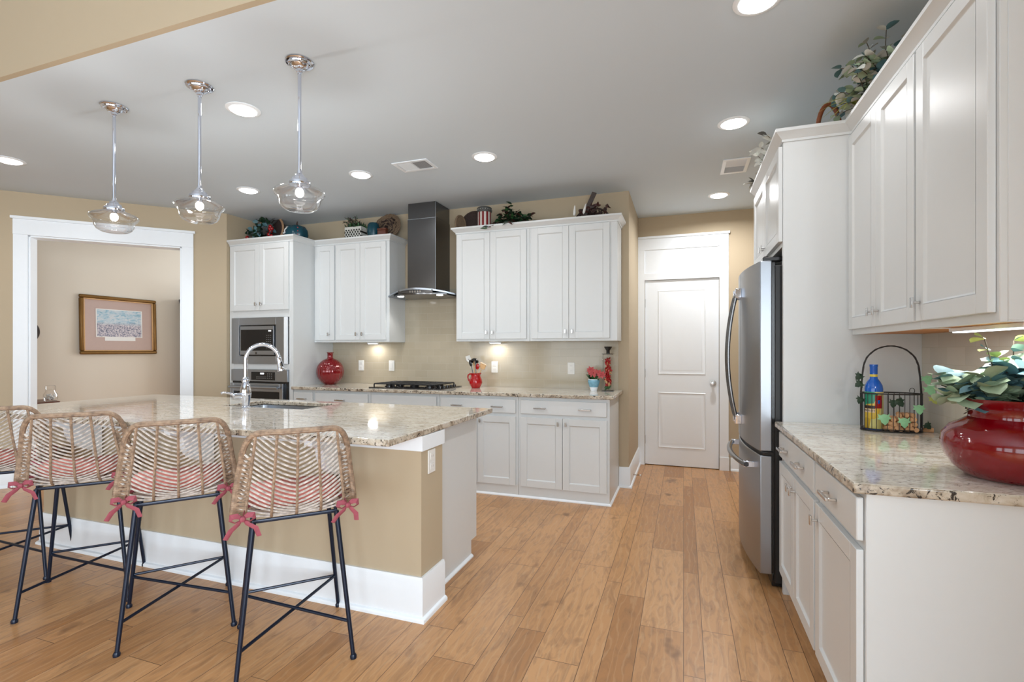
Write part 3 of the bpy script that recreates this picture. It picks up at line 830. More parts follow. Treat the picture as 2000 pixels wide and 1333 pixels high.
# vents
def vent(x, y, wx, wy, label, split):
    root = thing('ceiling_vent', label, 'vent', (x, y, CH - 0.0003), 0, None)
    f = 0.028; m = MB()
    for q in ((-wx, wx, -wy, -wy + f), (-wx, wx, wy - f, wy), (-wx, -wx + f, -wy + f, wy - f), (wx - f, wx, -wy + f, wy - f)):
        m.box(q[0], q[1], q[2], q[3], -0.008, 0)
    m.build('frame', 'trim', root, bevel=0.002)
    MB().box(-wx + f, wx - f, -wy + f, wy - f, -0.0015, -0.0005).build('backing', 'outletshade', root)
    m = MB(); n = 14
    ix, iy = wx - f, wy - f
    if split == 'x':
        m.box(-0.004, 0.004, -iy, iy, -0.007, -0.002)
        for k in range(9):
            for sg in (-1, 1):
                xx = sg * (0.012 + k * (ix - 0.014) / 9)
                m.box(-0.006, 0.006, -iy, iy, -0.0006, 0.0006, mat=Matrix.Translation((xx, 0, -0.005)) @ Matrix.Rotation(sg * R(40) if sg > 0 else R(-40), 4, 'Y'))
    else:
        m.box(-ix, ix, -0.004, 0.004, -0.007, -0.002)
        for k in range(11):
            for sg in (-1, 1):
                yy = sg * (0.012 + k * (iy - 0.014) / 11)
                m.box(-ix, ix, -0.006, 0.006, -0.0006, 0.0006, mat=Matrix.Translation((0, yy, -0.005)) @ Matrix.Rotation(sg * R(40), 4, 'X'))
    m.build('louvre', 'trim', root)
vent(-2.03, 3.47, 0.155, 0.102, 'long white ceiling vent in front of the range hood', 'x')
vent(0.39, 4.32, 0.100, 0.165, 'white ceiling vent before the white door', 'y')

# ------------------------------------------------------------------ pendants
def pendant():
    root = thing('pendant_light', '', 'pendant light', (0, 0, CH))
    zz = lambda z: z - CH
    m = MB(); m.lathe([(0, 0), (0.068, 0), (0.070, -0.005), (0.066, -0.010), (0.057, -0.011), (0.055, -0.017), (0.048, -0.020), (0.044, -0.020), (0.038, -0.030), (0.026, -0.037), (0.016, -0.039), (0.015, -0.052), (0.010, -0.054), (0.010, -0.064), (0, -0.064)], 36)
    m.build('ceiling_canopy', 'chrome', root)
    MB().cyl((0, 0, -0.055), (0, 0, zz(2.185)), 0.0088, 14).build('stem', 'chrome', root)
    m = MB(); m.lathe([(0.0, zz(2.20)), (0.011, zz(2.20)), (0.013, zz(2.185)), (0.022, zz(2.178)), (0.026, zz(2.168)), (0.036, zz(2.163)), (0.040, zz(2.150)), (0.050, zz(2.145)), (0.054, zz(2.132)), (0.052, zz(2.126)), (0.0, zz(2.128))], 32)
    m.build('fitter', 'chrome', root)
    m = MB(); m.lathe([(0.048, zz(2.126)), (0.060, zz(2.122)), (0.085, zz(2.112)), (0.112, zz(2.100)), (0.122, zz(2.092)), (0.124, zz(2.084)), (0.118, zz(2.074)), (0.106, zz(2.062)), (0.101, zz(2.046)), (0.097, zz(2.028)), (0.086, zz(2.010)), (0.066, zz(1.998)), (0.040, zz(1.992)), (0.0, zz(1.990))], 48)
    m.build('glass_shade', 'shade_glass', root)
    m = MB(); m.cyl((0, 0, zz(2.128)), (0, 0, zz(2.108)), 0.014, 16); m.build('socket', 'chrome', root)
    m = MB(); m.sphere((0, 0, zz(2.088)), 0.021, 16, (1, 1, 1.15)); m.build('bulb', 'bulb', root)
    return root
p0 = pendant()
for i, (x, lb) in enumerate(((-1.862, 'nearest of the three glass pendants, hanging right of the others'), (-2.560, 'middle of the three chrome and glass pendants over the island'), (-3.265, 'farthest left pendant, in front of the white cased opening'))):
    o = p0 if i == 0 else copy_tree(p0)
    o.location = (x, 2.03, CH - 0.0003); tag(o, lb, 'pendant light', 'schoolhouse glass pendants over the island')
    l = bpy.data.lights.new('pendant_glow', 'POINT'); l.energy = 9.0; l.color = (1, 0.97, 0.93); l.shadow_soft_size = 0.03
    lo = bpy.data.objects.new('pendant_glow', l); C.objects.link(lo); lo.location = (x, 2.03, 2.055)

# ------------------------------------------------------------------ bar stools
def catmull(P, t):
    n = len(P) - 1; x = min(max(t, 0), 1) * n; i = min(int(x), n - 1); f = x - i
    p0, p1, p2, p3 = P[max(i - 1, 0)], P[i], P[i + 1], P[min(i + 2, n)]
    return tuple(0.5 * ((2 * b) + (-a + c) * f + (2 * a - 5 * b + 4 * c - d) * f * f + (-a + 3 * b - 3 * c + d) * f ** 3) for a, b, c, d in zip(p0, p1, p2, p3))
#      y(front +), z, half width, side lift in z, side wing in y
SH = [(0.225, 0.640, 0.200, 0.02, 0.0), (0.12, 0.628, 0.215, 0.03, 0.0), (0.0, 0.620, 0.222, 0.035, 0.0), (-0.10, 0.616, 0.226, 0.03, 0.01), (-0.175, 0.618, 0.228, 0.012, 0.03),
      (-0.215, 0.660, 0.225, 0.0, 0.05), (-0.232, 0.73, 0.216, 0.0, 0.062), (-0.250, 0.805, 0.204, 0.0, 0.062), (-0.268, 0.885, 0.192, 0.0, 0.055), (-0.285, 0.968, 0.180, 0.0, 0.045)]
VB = 0.47        # v where the seat turns into the back
def S(u, v):
    y, z, hw, lift, wing = catmull(SH, v)
    e = abs(u) ** 3.2
    return Vector((u * hw, y + wing * e, z + lift * e))
def vtop(u):
    a = max(0.0, (abs(u) - 0.66) / 0.34)
    return 1.0 - 0.115 * (1 - math.sqrt(max(0.0, 1 - a ** 2)))
def bow(m, p, seed):
    rnd = random.Random(seed); p = Vector(p)
    def ribbon(pts, w): m.tube(pts, w, 6, r2=0.0022)
    for sg in (-1, 1):
        ribbon([p, p + Vector((sg * 0.018, -0.012, 0.014)), p + Vector((sg * 0.036, -0.014, 0.014)), p + Vector((sg * 0.040, -0.016, 0.000)), p + Vector((sg * 0.024, -0.014, -0.010)), p + Vector((0, -0.004, -0.002))], [0.004, 0.010, 0.011, 0.011, 0.009, 0.004])
        ribbon([p, p + Vector((sg * 0.014, -0.014, -0.016)), p + Vector((sg * (0.026 + 0.02 * rnd.random()), -0.018, -0.036)), p + Vector((sg * (0.034 + 0.03 * rnd.random()), -0.014, -0.052 - 0.02 * rnd.random()))], [0.005, 0.009, 0.011, 0.010])
    m.sphere(p + Vector((0, -0.010, 0)), 0.012, 8)
def make_stool():
    root = thing('bar_stool', '', 'bar stool')
    # rim
    pts = []
    N = 30
    for i in range(N + 1): pts.append(S(-1, 0.03 + (vtop(1) - 0.03) * i / N))
    for i in range(1, 24):
        u = -math.cos(PI * i / 24) ; pts.append(S(u, vtop(u)))
    for i in range(N + 1): pts.append(S(1, vtop(1) - (vtop(1) - 0.03) * i / N))
    for i in range(1, 10): pts.append(S(1 - 2 * i / 10, 0.03 - 0.03 * math.sin(PI * i / 10)))
    MB().tube(pts, 0.0118, 8, closed=True).build('rim', 'rattan', root)
    for u in (0.0, -0.40, 0.40, -0.80, 0.80):
        q = [S(u, 0.03 + (vtop(u) - 0.035) * i / 34) + Vector((0, -0.003, 0)) for i in range(35)]
        MB().tube(q, 0.0058, 6).build('rib', 'rattan', root)
    # zigzag lacing between the outer ribs and the rim
    for sg in (-1, 1):
        m = MB()
        k = 0; v = 0.42
        while v < vtop(1) - 0.01:
            m.tube([S(sg * 0.80, v), S(sg * 1.0, v + 0.018)], 0.004, 5)
            m.tube([S(sg * 1.0, v), S(sg * 0.80, v + 0.018)], 0.004, 5)
            v += 0.024
        m.build('lacing', 'rattan', root)
    # herringbone canes
    m = MB()
    v = 0.05
    while v < 0.99:
        rise = 0.0 if v < 0.36 else min(1.0, (v - 0.36) / 0.12) * 0.18
        for sg in (-1, 1):
            q = []
            for i in range(9):
                u = i / 8 * 0.985; vv = v + rise * (u ** 1.25)
                if vv > vtop(u) - 0.004: break
                q.append(S(sg * u, vv) + Vector((0, 0.002, 0)))
            m.tube(q, 0.0040, 5)
        v += 0.034 if v < 0.4 else 0.0262
    # canes that start along the top-side where the herringbone meets the rim: the lower fan between the seat turn
    m.build('woven_cane', 'rattan_pale', root)
    # metal frame
    ZT = 0.602
    tx, tyf, tyb = 0.155, 0.165, -0.165
    m = MB(); fr = [(-tx, tyb), (tx, tyb), (tx, tyf), (-tx, tyf)]
    m.tube([(x, y, ZT) for x, y in fr], 0.008, 8, closed=True)
    m.tube([(-tx, 0, ZT), (tx, 0, ZT)], 0.007, 8)
    for (x, y) in fr: m.cyl((x * 0.98, y * 0.98, ZT), (x * 0.98, y * 0.98, ZT + 0.016), 0.007, 8)
    m.build('seat_frame', 'iron', root)
    FX, FY = 0.214, 0.232
    feet = {}
    for (sx, sy) in ((-1, -1), (1, -1), (1, 1), (-1, 1)):
        a = Vector((sx * tx, tyf if sy > 0 else tyb, ZT)); b = Vector((sx * FX, sy * FY, 0.006))
        m = MB(); m.tube([a, b], [0.0105, 0.0085], 10)
        m.lathe([(0, -0.006), (0.013, -0.006), (0.014, 0.004), (0.010, 0.012), (0, 0.012)], 12, loc=b)
        m.build('leg', 'iron', root)
        feet[(sx, sy)] = (a, b)
    def at(k, z): a, b = feet[k]; t = (a.z - z) / (a.z - b.z); return a.lerp(b, t)
    for (k1, k2, z1, z2) in (((-1, -1), (1, 1), 0.130, 0.165), ((1, -1), (-1, 1), 0.150, 0.155), ((-1, 1), (1, 1), 0.165, 0.165)):
        MB().cyl(at(k1, z1), at(k2, z2), 0.0068, 8).build('stretcher', 'iron', root)
    return root
def make_cushion():
    root = thing('seat_cushion', '', 'cushion')
    m = MB(); n = 22; ring = []
    def prof(t, ph):      # superellipse
        c, s_ = math.cos(ph), math.sin(ph)
        return Vector((0.185 * t * abs(c) ** 0.6 * (1 if c >= 0 else -1), 0.175 * t * abs(s_) ** 0.6 * (1 if s_ >= 0 else -1), 0))
    lay = [(0.0, 0.004), (0.5, 0.0), (0.85, 0.004), (0.97, 0.014), (1.0, 0.028), (0.97, 0.042), (0.85, 0.056), (0.5, 0.063), (0.25, 0.060), (0.0, 0.055)]
    rings = []
    for (t, h) in lay:
        if t == 0: rings.append([m.bm.verts.new((0, 0, h))]); continue
        rg = []
        for k in range(36):
            p = prof(t, 2 * PI * k / 36)
            e = (abs(p.x) / 0.2) ** 3
            yb = max(0, (-p.y - 0.11) / 0.065)
            rg.append(m.bm.verts.new((p.x, p.y, h + 0.03 * e + 0.028 * yb * yb + 0.003 * math.sin(9 * p.x / 0.1) * math.cos(7 * p.y / 0.1))))
        rings.append(rg)
    for A, B in zip(rings[:-1], rings[1:]):
        for k in range(36):
            k2 = (k + 1) % 36
            if len(A) == 1: f = m.bm.faces.new((A[0], B[k2], B[k]))
            elif len(B) == 1: f = m.bm.faces.new((A[k], A[k2], B[0]))
            else: f = m.bm.faces.new((A[k], A[k2], B[k2], B[k]))
            f.smooth = True
    m.build('pad', 'pink', root)
    for i, sg in enumerate((-1, 1)):
        m = MB()
        m.tube([(sg * 0.165, -0.13, 0.03), (sg * 0.180, -0.17, 0.035), (sg * 0.188, -0.215, 0.020)], 0.006, 6, r2=0.002)
        bow(m, (sg * 0.190, -0.232, 0.012), 5 + i)
        m.build('tie', 'pinktie', root)
    return root
st0 = make_stool(); cu0 = make_cushion()
for i, (x, y, ang, lb) in enumerate(((-1.610, 1.722, 136.0, 'rattan bar stool nearest the island end panel'), (-2.287, 1.711, 142.0, 'rattan bar stool second from the island end'),
                                  (-2.990, 1.727, 138.0, 'rattan bar stool third from the island end, below the far left pendant'), (-3.675, 1.745, 136.5, 'rattan bar stool at the far left, cut by the picture edge'))):
    a = st0 if i == 0 else copy_tree(st0); b = cu0 if i == 0 else copy_tree(cu0)
    rz = R(ang - 90)
    a.location = (x, y, 0); a.rotation_euler = (0, 0, rz); tag(a, lb, 'bar stool', 'rattan bar stools at the island')
    b.location = (x, y, 0.630); b.rotation_euler = (0, 0, rz)
    tag(b, 'pink tie-on cushion on the ' + ('stool nearest the island end panel', 'second stool from the island end', 'third stool from the island end', 'leftmost stool cut by the picture edge')[i], 'cushion', 'pink tie-on seat cushions')

# ------------------------------------------------------------------ refrigerator (front faces -X; near side faces the viewer)
FY0, FY1 = 2.945, 3.865
root = thing('refrigerator', 'stainless french-door refrigerator with bottom freezer and black sides', 'refrigerator', (0.45, (FY0 + FY1) / 2, 0))
root.location = (0, 0, 0)
MB().box(0.462, XR - 0.03, FY0 + 0.005, FY1 - 0.005, 0.03, 1.735).build('body', 'blackmatte', root, bevel=0.004)
MB().box(0.45, 0.56, FY0 + 0.03, FY1 - 0.03, 0.004, 0.075).box(0.5, 0.53, FY0 + 0.02, FY0 + 0.06, 0, 0.03).box(0.9, 0.95, FY0 + 0.1, FY1 - 0.1, 0, 0.03).build('base_grille', 'black', root, bevel=0.004)
def curved(y0, y1, z0, z1, back=0.447, n=14, edge=0.389, mid=0.337):
    yc, hw = (FY0 + FY1) / 2, (FY1 - FY0) / 2
    pts = []
    for i in range(n + 1):
        y = y0 + (y1 - y0) * i / n; t = (y - yc) / hw
        pts.append((mid + (edge - mid) * t * t, y))
    pts += [(back, y1), (back, y0)]
    return MB().prism(pts, z0, z1)
ym = (FY0 + FY1) / 2
for (y0, y1) in ((FY0, ym - 0.003), (ym + 0.003, FY1)):
    curved(y0, y1, 0.735, 1.760).build('door', 'steelv', root, bevel=0.005, seg=3)
curved(FY0, FY1, 0.075, 0.712, mid=0.340).build('freezer_drawer', 'steelv', root, bevel=0.005, seg=3)
curved(FY0 + 0.012, FY1 - 0.012, 0.706, 0.742, edge=0.412, mid=0.362).box(0.447, 0.462, FY0 + 0.012, FY1 - 0.012, 0.08, 1.75).build('gasket', 'black', root)
for y in (FY0 + 0.05, FY1 - 0.05):
    MB().box(0.405, 0.50, y - 0.03, y + 0.03, 1.7605, 1.782).cyl((0.425, y, 1.755), (0.425, y, 1.79), 0.012, 12).build('hinge_cap', 'black', root, bevel=0.003)
MB().box(0.40, 0.455, FY0 - 0.004, FY0 + 0.03, 0.713, 0.733).build('hinge_cap', 'black', root, bevel=0.003)
for sg in (-1, 1):
    y = ym + sg * 0.055; q = []; n = 20
    for i in range(n + 1):
        t = i / n; z = 0.835 + (1.645 - 0.835) * t
        q.append((0.318 - 0.055 * math.sin(PI * t) ** 0.8, y, z))
    m = MB(); m.tube(q, 0.011, 10, r2=0.016)
    hd = m.build('handle', 'steeldark', root)
    for z in (0.85, 1.63): MB().box(0.302, 0.3405, y - 0.017, y + 0.017, z - 0.03, z + 0.03).build('handle_mount', 'chrome', hd, bevel=0.004)
q = []
for i in range(25):
    t = i / 24; q.append((0.332 - 0.052 * math.sin(PI * t) ** 0.7, 3.03 + (3.78 - 3.03) * t, 0.640))
m = MB(); m.tube(q, 0.013, 10, r2=0.016); hd = m.build('handle', 'steeldark', root)
m = MB(); m.box(0.318, 0.381, 3.035, 3.065, 0.622, 0.658).build('handle_mount', 'chrome', hd, bevel=0.004)
MB().box(0.318, 0.375, 3.745, 3.775, 0.622, 0.658).build('handle_mount', 'chrome', hd, bevel=0.004)
bz = 1.635
m = MB(); m.lathe([(0, 0), (0.017, 0), (0.017, 0.003), (0.015, 0.004), (0, 0.004)], 24, mat=Matrix.Translation((0.3755, 3.055, bz)) @ Matrix.Rotation(R(-90) , 4, 'Y') @ Matrix.Rotation(R(5), 4, 'X'))
bd = m.build('badge', 'steeldark', root)

# ------------------------------------------------------------------ built-in microwave and wall oven
MX0, MX1 = -4.620, -3.860
root = thing('microwave_oven', 'built-in stainless microwave in a wide trim frame above the wall oven', 'microwave', (0, 0, 0))
yf = TY - 0.022
m = MB(); z0, z1 = 1.1325, 1.6235
ix0, ix1, iz0, iz1 = MX0 + 0.105, MX1 - 0.155, 1.215, 1.545
for q in ((MX0, ix0, z0, z1), (ix1, MX1 - 0.045, z0, z1), (ix0, ix1, z0, iz0), (ix0, ix1, iz1, z1)): m.box(q[0], q[1], yf, TY - 0.001, q[2], q[3])
m.build('trim_frame', 'steel', root, bevel=0.001)
MB().box(MX1 - 0.0445, MX1 - 0.008, yf - 0.004, TY - 0.001, z0 + 0.002, z1 - 0.002).build('frame_edge', 'trim', root, bevel=0.002)
MB().box(ix0 + 0.0005, ix1 - 0.0005, yf + 0.012, TY + 0.3, iz0 + 0.0005, iz1 - 0.0005).build('cavity', 'black', root)
d = MB().box(ix0 + 0.026, ix1 - 0.012, yf - 0.012, yf + 0.0115, iz0 + 0.014, iz1 - 0.014).build('microwave_door', 'steel', root, bevel=0.002)
wx0, wx1 = ix0 + 0.040, ix1 - 0.024
MB().box(wx0, wx1 - 0.11, yf - 0.0145, yf - 0.0121, 1.272, 1.495).build('window', 'blackglass', d)
cp = MB().box(wx1 - 0.109, wx1, yf - 0.0145, yf - 0.0121, 1.272, 1.495).build('control_panel', 'black', d)
m = MB()
for i in range(3):
    for j in range(7): m.box(wx1 - 0.085 + i * 0.025, wx1 - 0.073 + i * 0.025, yf - 0.0152, yf - 0.0146, 1.300 + j * 0.022, 1.303 + j * 0.022)
m.build('buttons', 'outletshade', d)
MB().box(wx1 - 0.058, wx1 - 0.022, yf - 0.0154, yf - 0.0146, 1.474, 1.486).build('display', 'display', d)
m = MB(); m.lathe([(0, 0), (0.013, 0), (0.013, 0.003), (0, 0.003)], 20, mat=Matrix.Translation(((ix0 + ix1) / 2, yf - 0.0121, 1.247)) @ Matrix.Rotation(R(90), 4, 'X'))
m.build('badge', 'steeldark', d)

root = thing('wall_oven', 'built-in stainless wall oven with a bar handle below the microwave', 'oven', (0, 0, 0))
OX0, OX1 = -4.622, -3.858
m = MB(); m.box(OX0, OX1, yf - 0.004, TY - 0.001, 0.905 if False else 0.948, 1.0725); m.build('control_fascia', 'steel', root, bevel=0.002)
MB().box(OX0 + 0.05, OX1 - 0.05, TY, TY + 0.45, 0.41, 1.07).build('cavity', 'black', root)
c_ = MB().box(-4.34, -4.02, yf - 0.0062, yf - 0.0042, 0.962, 1.048).build('control_panel', 'black', root, bevel=0.002)
MB().box(-4.215, -4.165, yf - 0.0072, yf - 0.0063, 1.024, 1.040).build('display', 'display', c_)
m = MB()
for i in range(10):
    for j in range(2): m.box(-4.27 + i * 0.014, -4.262 + i * 0.014, yf - 0.0068, yf - 0.0063, 0.98 + j * 0.014, 0.984 + j * 0.014)
for i in range(3):
    for j in range(3): m.box(-4.12 + i * 0.026, -4.108 + i * 0.026, yf - 0.0068, yf - 0.0063, 0.982 + j * 0.022, 0.987 + j * 0.022)
m.build('buttons', 'outletshade', c_)
MB().box(OX0 + 0.01, OX1 - 0.002, yf + 0.006, TY - 0.001, 0.41, 0.9475).build('oven_surround', 'black', root)
d = MB()
dx0, dx1, dz0_, dz1_ = OX0 + 0.004, OX1 - 0.045, 0.42, 0.928
for q in ((dx0, dx0 + 0.045, dz0_, dz1_), (dx1 - 0.045, dx1, dz0_, dz1_), (dx0 + 0.045, dx1 - 0.045, dz0_, dz0_ + 0.05), (dx0 + 0.045, dx1 - 0.045, dz1_ - 0.085, dz1_)): d.box(q[0], q[1], yf - 0.020, yf + 0.0055, q[2], q[3])
d = d.build('oven_door', 'steel', root, bevel=0.0015)
MB().box(dx0 + 0.0455, dx1 - 0.0455, yf - 0.017, yf + 0.005, dz0_ + 0.0505, dz1_ - 0.0855).build('window', 'blackglass', d)
m = MB(); m.cyl((dx0 + 0.03, yf - 0.060, 0.888), (dx1 - 0.03, yf - 0.060, 0.888), 0.014, 14)
for x in (dx0 + 0.06, dx1 - 0.06): m.cyl((x, yf - 0.0205, 0.888), (x, yf - 0.058, 0.888), 0.008, 8)
m.build('handle', 'steel', d)

# ------------------------------------------------------------------ range hood
root = thing('range_hood', 'dark stainless chimney range hood with a curved canopy and two lit lamps', 'range hood', (0, 0, 0))
HX = -2.478; HB = YB - 0.0085
MB().box(HX - 0.160, HX + 0.160, 4.360, HB, 1.86, 2.60).build('chimney', 'steeldark', root, bevel=0.003)
MB().box(HX - 0.156, HX + 0.156, 4.364, HB, 2.6005, CH - 0.001).build('chimney_extension', 'steeldark', root, bevel=0.003)
m = MB(); m.box(HX - 0.160, HX + 0.160, 4.358, 4.3595, 2.594, 2.600); m.box(HX + 0.1565, HX + 0.1605, 4.3570, 4.361, 1.86, 2.755)
m.build('bright_edge', 'steel', root)
m = MB(); n = 26; HW = 0.376; pts_o = []
for i in range(n + 1):
    x = -HW + 2 * HW * i / n; t = x / HW
    pts_o.append((HX + x, 4.205 + 0.135 * t * t))
m2 = MB()
# slim canopy whose underside arcs down to the sides
V = []
for (x, y) in pts_o:
    t = (x - HX) / HW; dz_ = 0.050 * t * t
    V.append([m2.bm.verts.new(v) for v in ((x, y, 1.868 - dz_), (x, HB, 1.868 - dz_), (x, HB, 1.882 - dz_ + 0.004 * (1 - abs(t))), (x, y, 1.882 - dz_ + 0.004 * (1 - abs(t))))])
for A, B in zip(V[:-1], V[1:]):
    for k in range(4): m2.bm.faces.new((A[k], B[k], B[(k + 1) % 4], A[(k + 1) % 4]))
m2.bm.faces.new(V[0]); m2.bm.faces.new(V[-1][::-1])
m2.build('canopy', 'steel', root)
m = MB(); pp = []
for i in range(17):
    x = -0.30 + 0.60 * i / 16; t = x / 0.30; pp.append((HX + x, 4.225 + 0.10 * t * t))
m.prism(pp + [(HX + 0.30, HB), (HX - 0.30, HB)], 1.820, 1.8385)
m.prism([(HX - 0.19, 4.235), (HX + 0.19, 4.235), (HX + 0.19, HB), (HX - 0.19, HB)], 1.8385, 1.8665)
m.build('underbody', 'steeldark', root, bevel=0.002)
m = MB()
for k in range(5): m.box(HX - 0.062 + k * 0.028, HX - 0.050 + k * 0.028, 4.2325, 4.2349, 1.842, 1.862)
m.build('buttons', 'silver', root)
for x in (-0.22, 0.22):
    m = MB(); m.lathe([(0, 0), (0.030, 0), (0.032, 0.004), (0, 0.004)], 20, loc=(HX + x, 4.33, 1.8155)); m.build('hood_lamp', 'lens', root)
    l = bpy.data.lights.new('hood_beam', 'SPOT'); l.energy = 3.0; l.spot_size = R(110); l.spot_blend = 0.8; l.color = (1, 0.95, 0.88); l.shadow_soft_size = 0.03
    lo = bpy.data.objects.new('hood_beam', l); C.objects.link(lo); lo.location = (HX + x, 4.33, 1.80)

# ------------------------------------------------------------------ gas cooktop
root = thing('gas_cooktop', 'black gas cooktop with cast-iron grates set on the granite', 'cooktop', (0, 0, CT))
KX0, KX1, KY0, KY1 = -2.935, -2.145, 4.125, 4.600
MB().box(KX0, KX1, KY0, KY1, 0.0005, 0.010).build('glass_plate', 'blackglass', root, bevel=0.003)
kw = (KX1 - KX0 - 0.12) / 3
bx = []
for g in range(3):
    x0 = KX0 + 0.03 + g * (kw + 0.006); x1 = x0 + kw - 0.004
    y0, y1 = KY0 + 0.05, KY1 - 0.02
    m = MB()
    zt = 0.040
    for (a, b) in (((x0, y0), (x1, y0)), ((x1, y0), (x1, y1)), ((x1, y1), (x0, y1)), ((x0, y1), (x0, y0)), (((x0 + x1) / 2, y0), ((x0 + x1) / 2, y1)), ((x0, (y0 + y1) / 2), (x1, (y0 + y1) / 2)), ((x0, y0 + (y1 - y0) * 0.25), (x1, y0 + (y1 - y0) * 0.25)), ((x0, y0 + (y1 - y0) * 0.75), (x1, y0 + (y1 - y0) * 0.75))):
        m.tube([(a[0], a[1], zt), (b[0], b[1], zt)], 0.006, 4)
    for (x, y) in ((x0, y0), (x1, y0), (x0, y1), (x1, y1)): m.cyl((x, y, 0.0102), (x, y, zt), 0.007, 6)
    m.build('grate', 'blackmatte', root)
    cs = ((y0 + y1) / 2,) if g == 1 else (y0 + (y1 - y0) * 0.25, y0 + (y1 - y0) * 0.75)
    for y in cs:
        m = MB(); m.lathe([(0, 0.0102), (0.045, 0.0102), (0.045, 0.017), (0.034, 0.019), (0.034, 0.027), (0, 0.029)], 20, loc=((x0 + x1) / 2, y, 0)); m.build('burner', 'black', root)
for k in range(5):
    m = MB(); m.lathe([(0, 0.0102), (0.016, 0.0102), (0.015, 0.028), (0, 0.029)], 16, loc=(KX1 - 0.035, KY0 + 0.07 + k * 0.075, 0)); m.build('control_knob', 'black', root)

# ------------------------------------------------------------------ sink and faucet
root = thing('sink', 'undermount stainless sink set in the island countertop', 'sink', (0, 0, 0))
m = MB(); zb = 0.69; zt = CT - 0.0305
e = 0.012
o_ = [(SX0 - e, SY0 - e), (SX1 + e, SY0 - e), (SX1 + e, SY1 + e), (SX0 - e, SY1 + e)]
def rr(x0, x1, y0, y1, r, n=6):
    out = []
    for (cx, cy, a0) in ((x1 - r, y0 + r, -90), (x1 - r, y1 - r, 0), (x0 + r, y1 - r, 90), (x0 + r, y0 + r, 180)):
        for i in range(n + 1):
            a = R(a0 + 90 * i / n); out.append((cx + r * math.cos(a), cy + r * math.sin(a)))
    return out
rings = []
for (ins, z, r) in ((-0.012, zt - 0.0005, 0.05), (0.0, zt - 0.0005, 0.05), (0.002, zt - 0.012, 0.05), (0.012, zb + 0.03, 0.06), (0.035, zb, 0.06)):
    rings.append([m.bm.verts.new((x, y, z)) for (x, y) in rr(SX0 + ins, SX1 - ins, SY0 + ins, SY1 - ins, r)])
for A, B in zip(rings[:-1], rings[1:]):
    for k in range(len(A)):
        f = m.bm.faces.new((A[k], A[(k + 1) % len(A)], B[(k + 1) % len(A)], B[k])); f.smooth = True
m.bm.faces.new(rings[-1])
m.build('basin', 'steel', root, solid=0.0012)
m = MB(); m.lathe([(0, 0.002), (0.035, 0.002), (0.042, 0.0045), (0.043, 0.001)], 24, loc=((SX0 + SX1) / 2, 2.70, zb)); m.build('drain', 'chrome', root)

root = thing('faucet', 'chrome gooseneck pull-down faucet at the island sink', 'faucet', (-2.672, 2.440, CT), R(37))
m = MB(); m.lathe([(0, 0.0005), (0.031, 0.0005), (0.032, 0.006), (0.025, 0.010), (0.020, 0.018), (0.024, 0.040), (0.031, 0.070), (0.034, 0.095), (0.032, 0.120), (0.024, 0.150), (0.018, 0.165), (0.024, 0.172), (0.024, 0.180), (0.017, 0.186), (0.020, 0.192), (0.0135, 0.20), (0, 0.20)], 28)
m.build('body', 'chrome', root)
q = [(0, 0, 0.19), (0, 0, 0.26), (0, 0, 0.31)] + [tuple(v) for v in arc((0.098, 0, 0.312), 0.098, PI, 0.20, 18, 'XZ')]
m = MB(); m.tube(q, 0.0125, 14); m.build('spout', 'chrome', root)
ex = Vector(q[-1]); dn = Vector((0.20, 0, -1)).normalized()
m = MB(); m.tube([ex, ex + dn * 0.012, ex + dn * 0.03, ex + dn * 0.07, ex + dn * 0.09, ex + dn * 0.097], [0.0135, 0.0165, 0.0165, 0.021, 0.027, 0.026], 18)
sp = m.build('spray_head', 'chrome', root)
MB().tube([ex + dn * 0.035 + Vector((0.010, -0.014, 0)), ex + dn * 0.065 + Vector((0.012, -0.017, 0))], 0.006, 8).build('spray_button', 'black', sp)
m = MB(); m.cyl((-0.02, -0.012, 0.082), (-0.062, -0.035, 0.082), 0.019, 16, 0.017)
m.tube([(-0.055, -0.032, 0.09), (-0.05, -0.03, 0.105), (-0.03, -0.02, 0.135), (-0.012, -0.010, 0.155)] if False else [(-0.060, -0.034, 0.085), (-0.075, -0.042, 0.098), (-0.110, -0.062, 0.108), (-0.125, -0.070, 0.104)], [0.008, 0.007, 0.006, 0.008], 10)
m.build('lever', 'chrome', root)

# ------------------------------------------------------------------ outlets and switches
def outlet(loc, rz, label, kind='duplex', name='wall_outlet'):
    root = thing(name, label, 'outlet' if name == 'wall_outlet' else 'switch', loc, rz)
    MB().box(-0.035, 0.035, -0.006, -0.0003, -0.057, 0.057).build('cover_plate', 'white_plastic', root, bevel=0.002)
    if kind == 'duplex':
        for s_ in (-1, 1):
            r_ = MB().box(-0.0165, 0.0165, -0.0085, -0.0062, s_ * 0.0245 - 0.016, s_ * 0.0245 + 0.016).build('receptacle', 'white_plastic', root, bevel=0.003)
            MB().box(-0.008, -0.006, -0.009, -0.0086, s_ * 0.0245 - 0.004, s_ * 0.0245 + 0.006).box(0.006, 0.008, -0.009, -0.0086, s_ * 0.0245 - 0.004, s_ * 0.0245 + 0.006).build('slots', 'outletshade', r_)
    else:
        MB().box(-0.0165, 0.0165, -0.0095, -0.0062, -0.034, 0.034).build('rocker', 'white_plastic', root, bevel=0.002)
yb_ = YB - 0.0085
outlet((-3.418, yb_, 1.107), 0, 'white wall outlet on the tile just right of the round red vase')
outlet((-3.024, yb_, 1.107), 0, 'white rocker switch on the tile left of the cooktop', 'rocker', 'light_switch')
outlet((-1.812, yb_, 1.107), 0, 'white wall outlet on the tile right of the red utensil pitcher')
outlet((-1.022, yb_, 1.102), 0, 'white wall outlet on the tile left of the potted pink flower')
outlet((IX1 + 0.0003, 2.155, 0.735), R(90), 'white wall outlet on the tan end of the island')
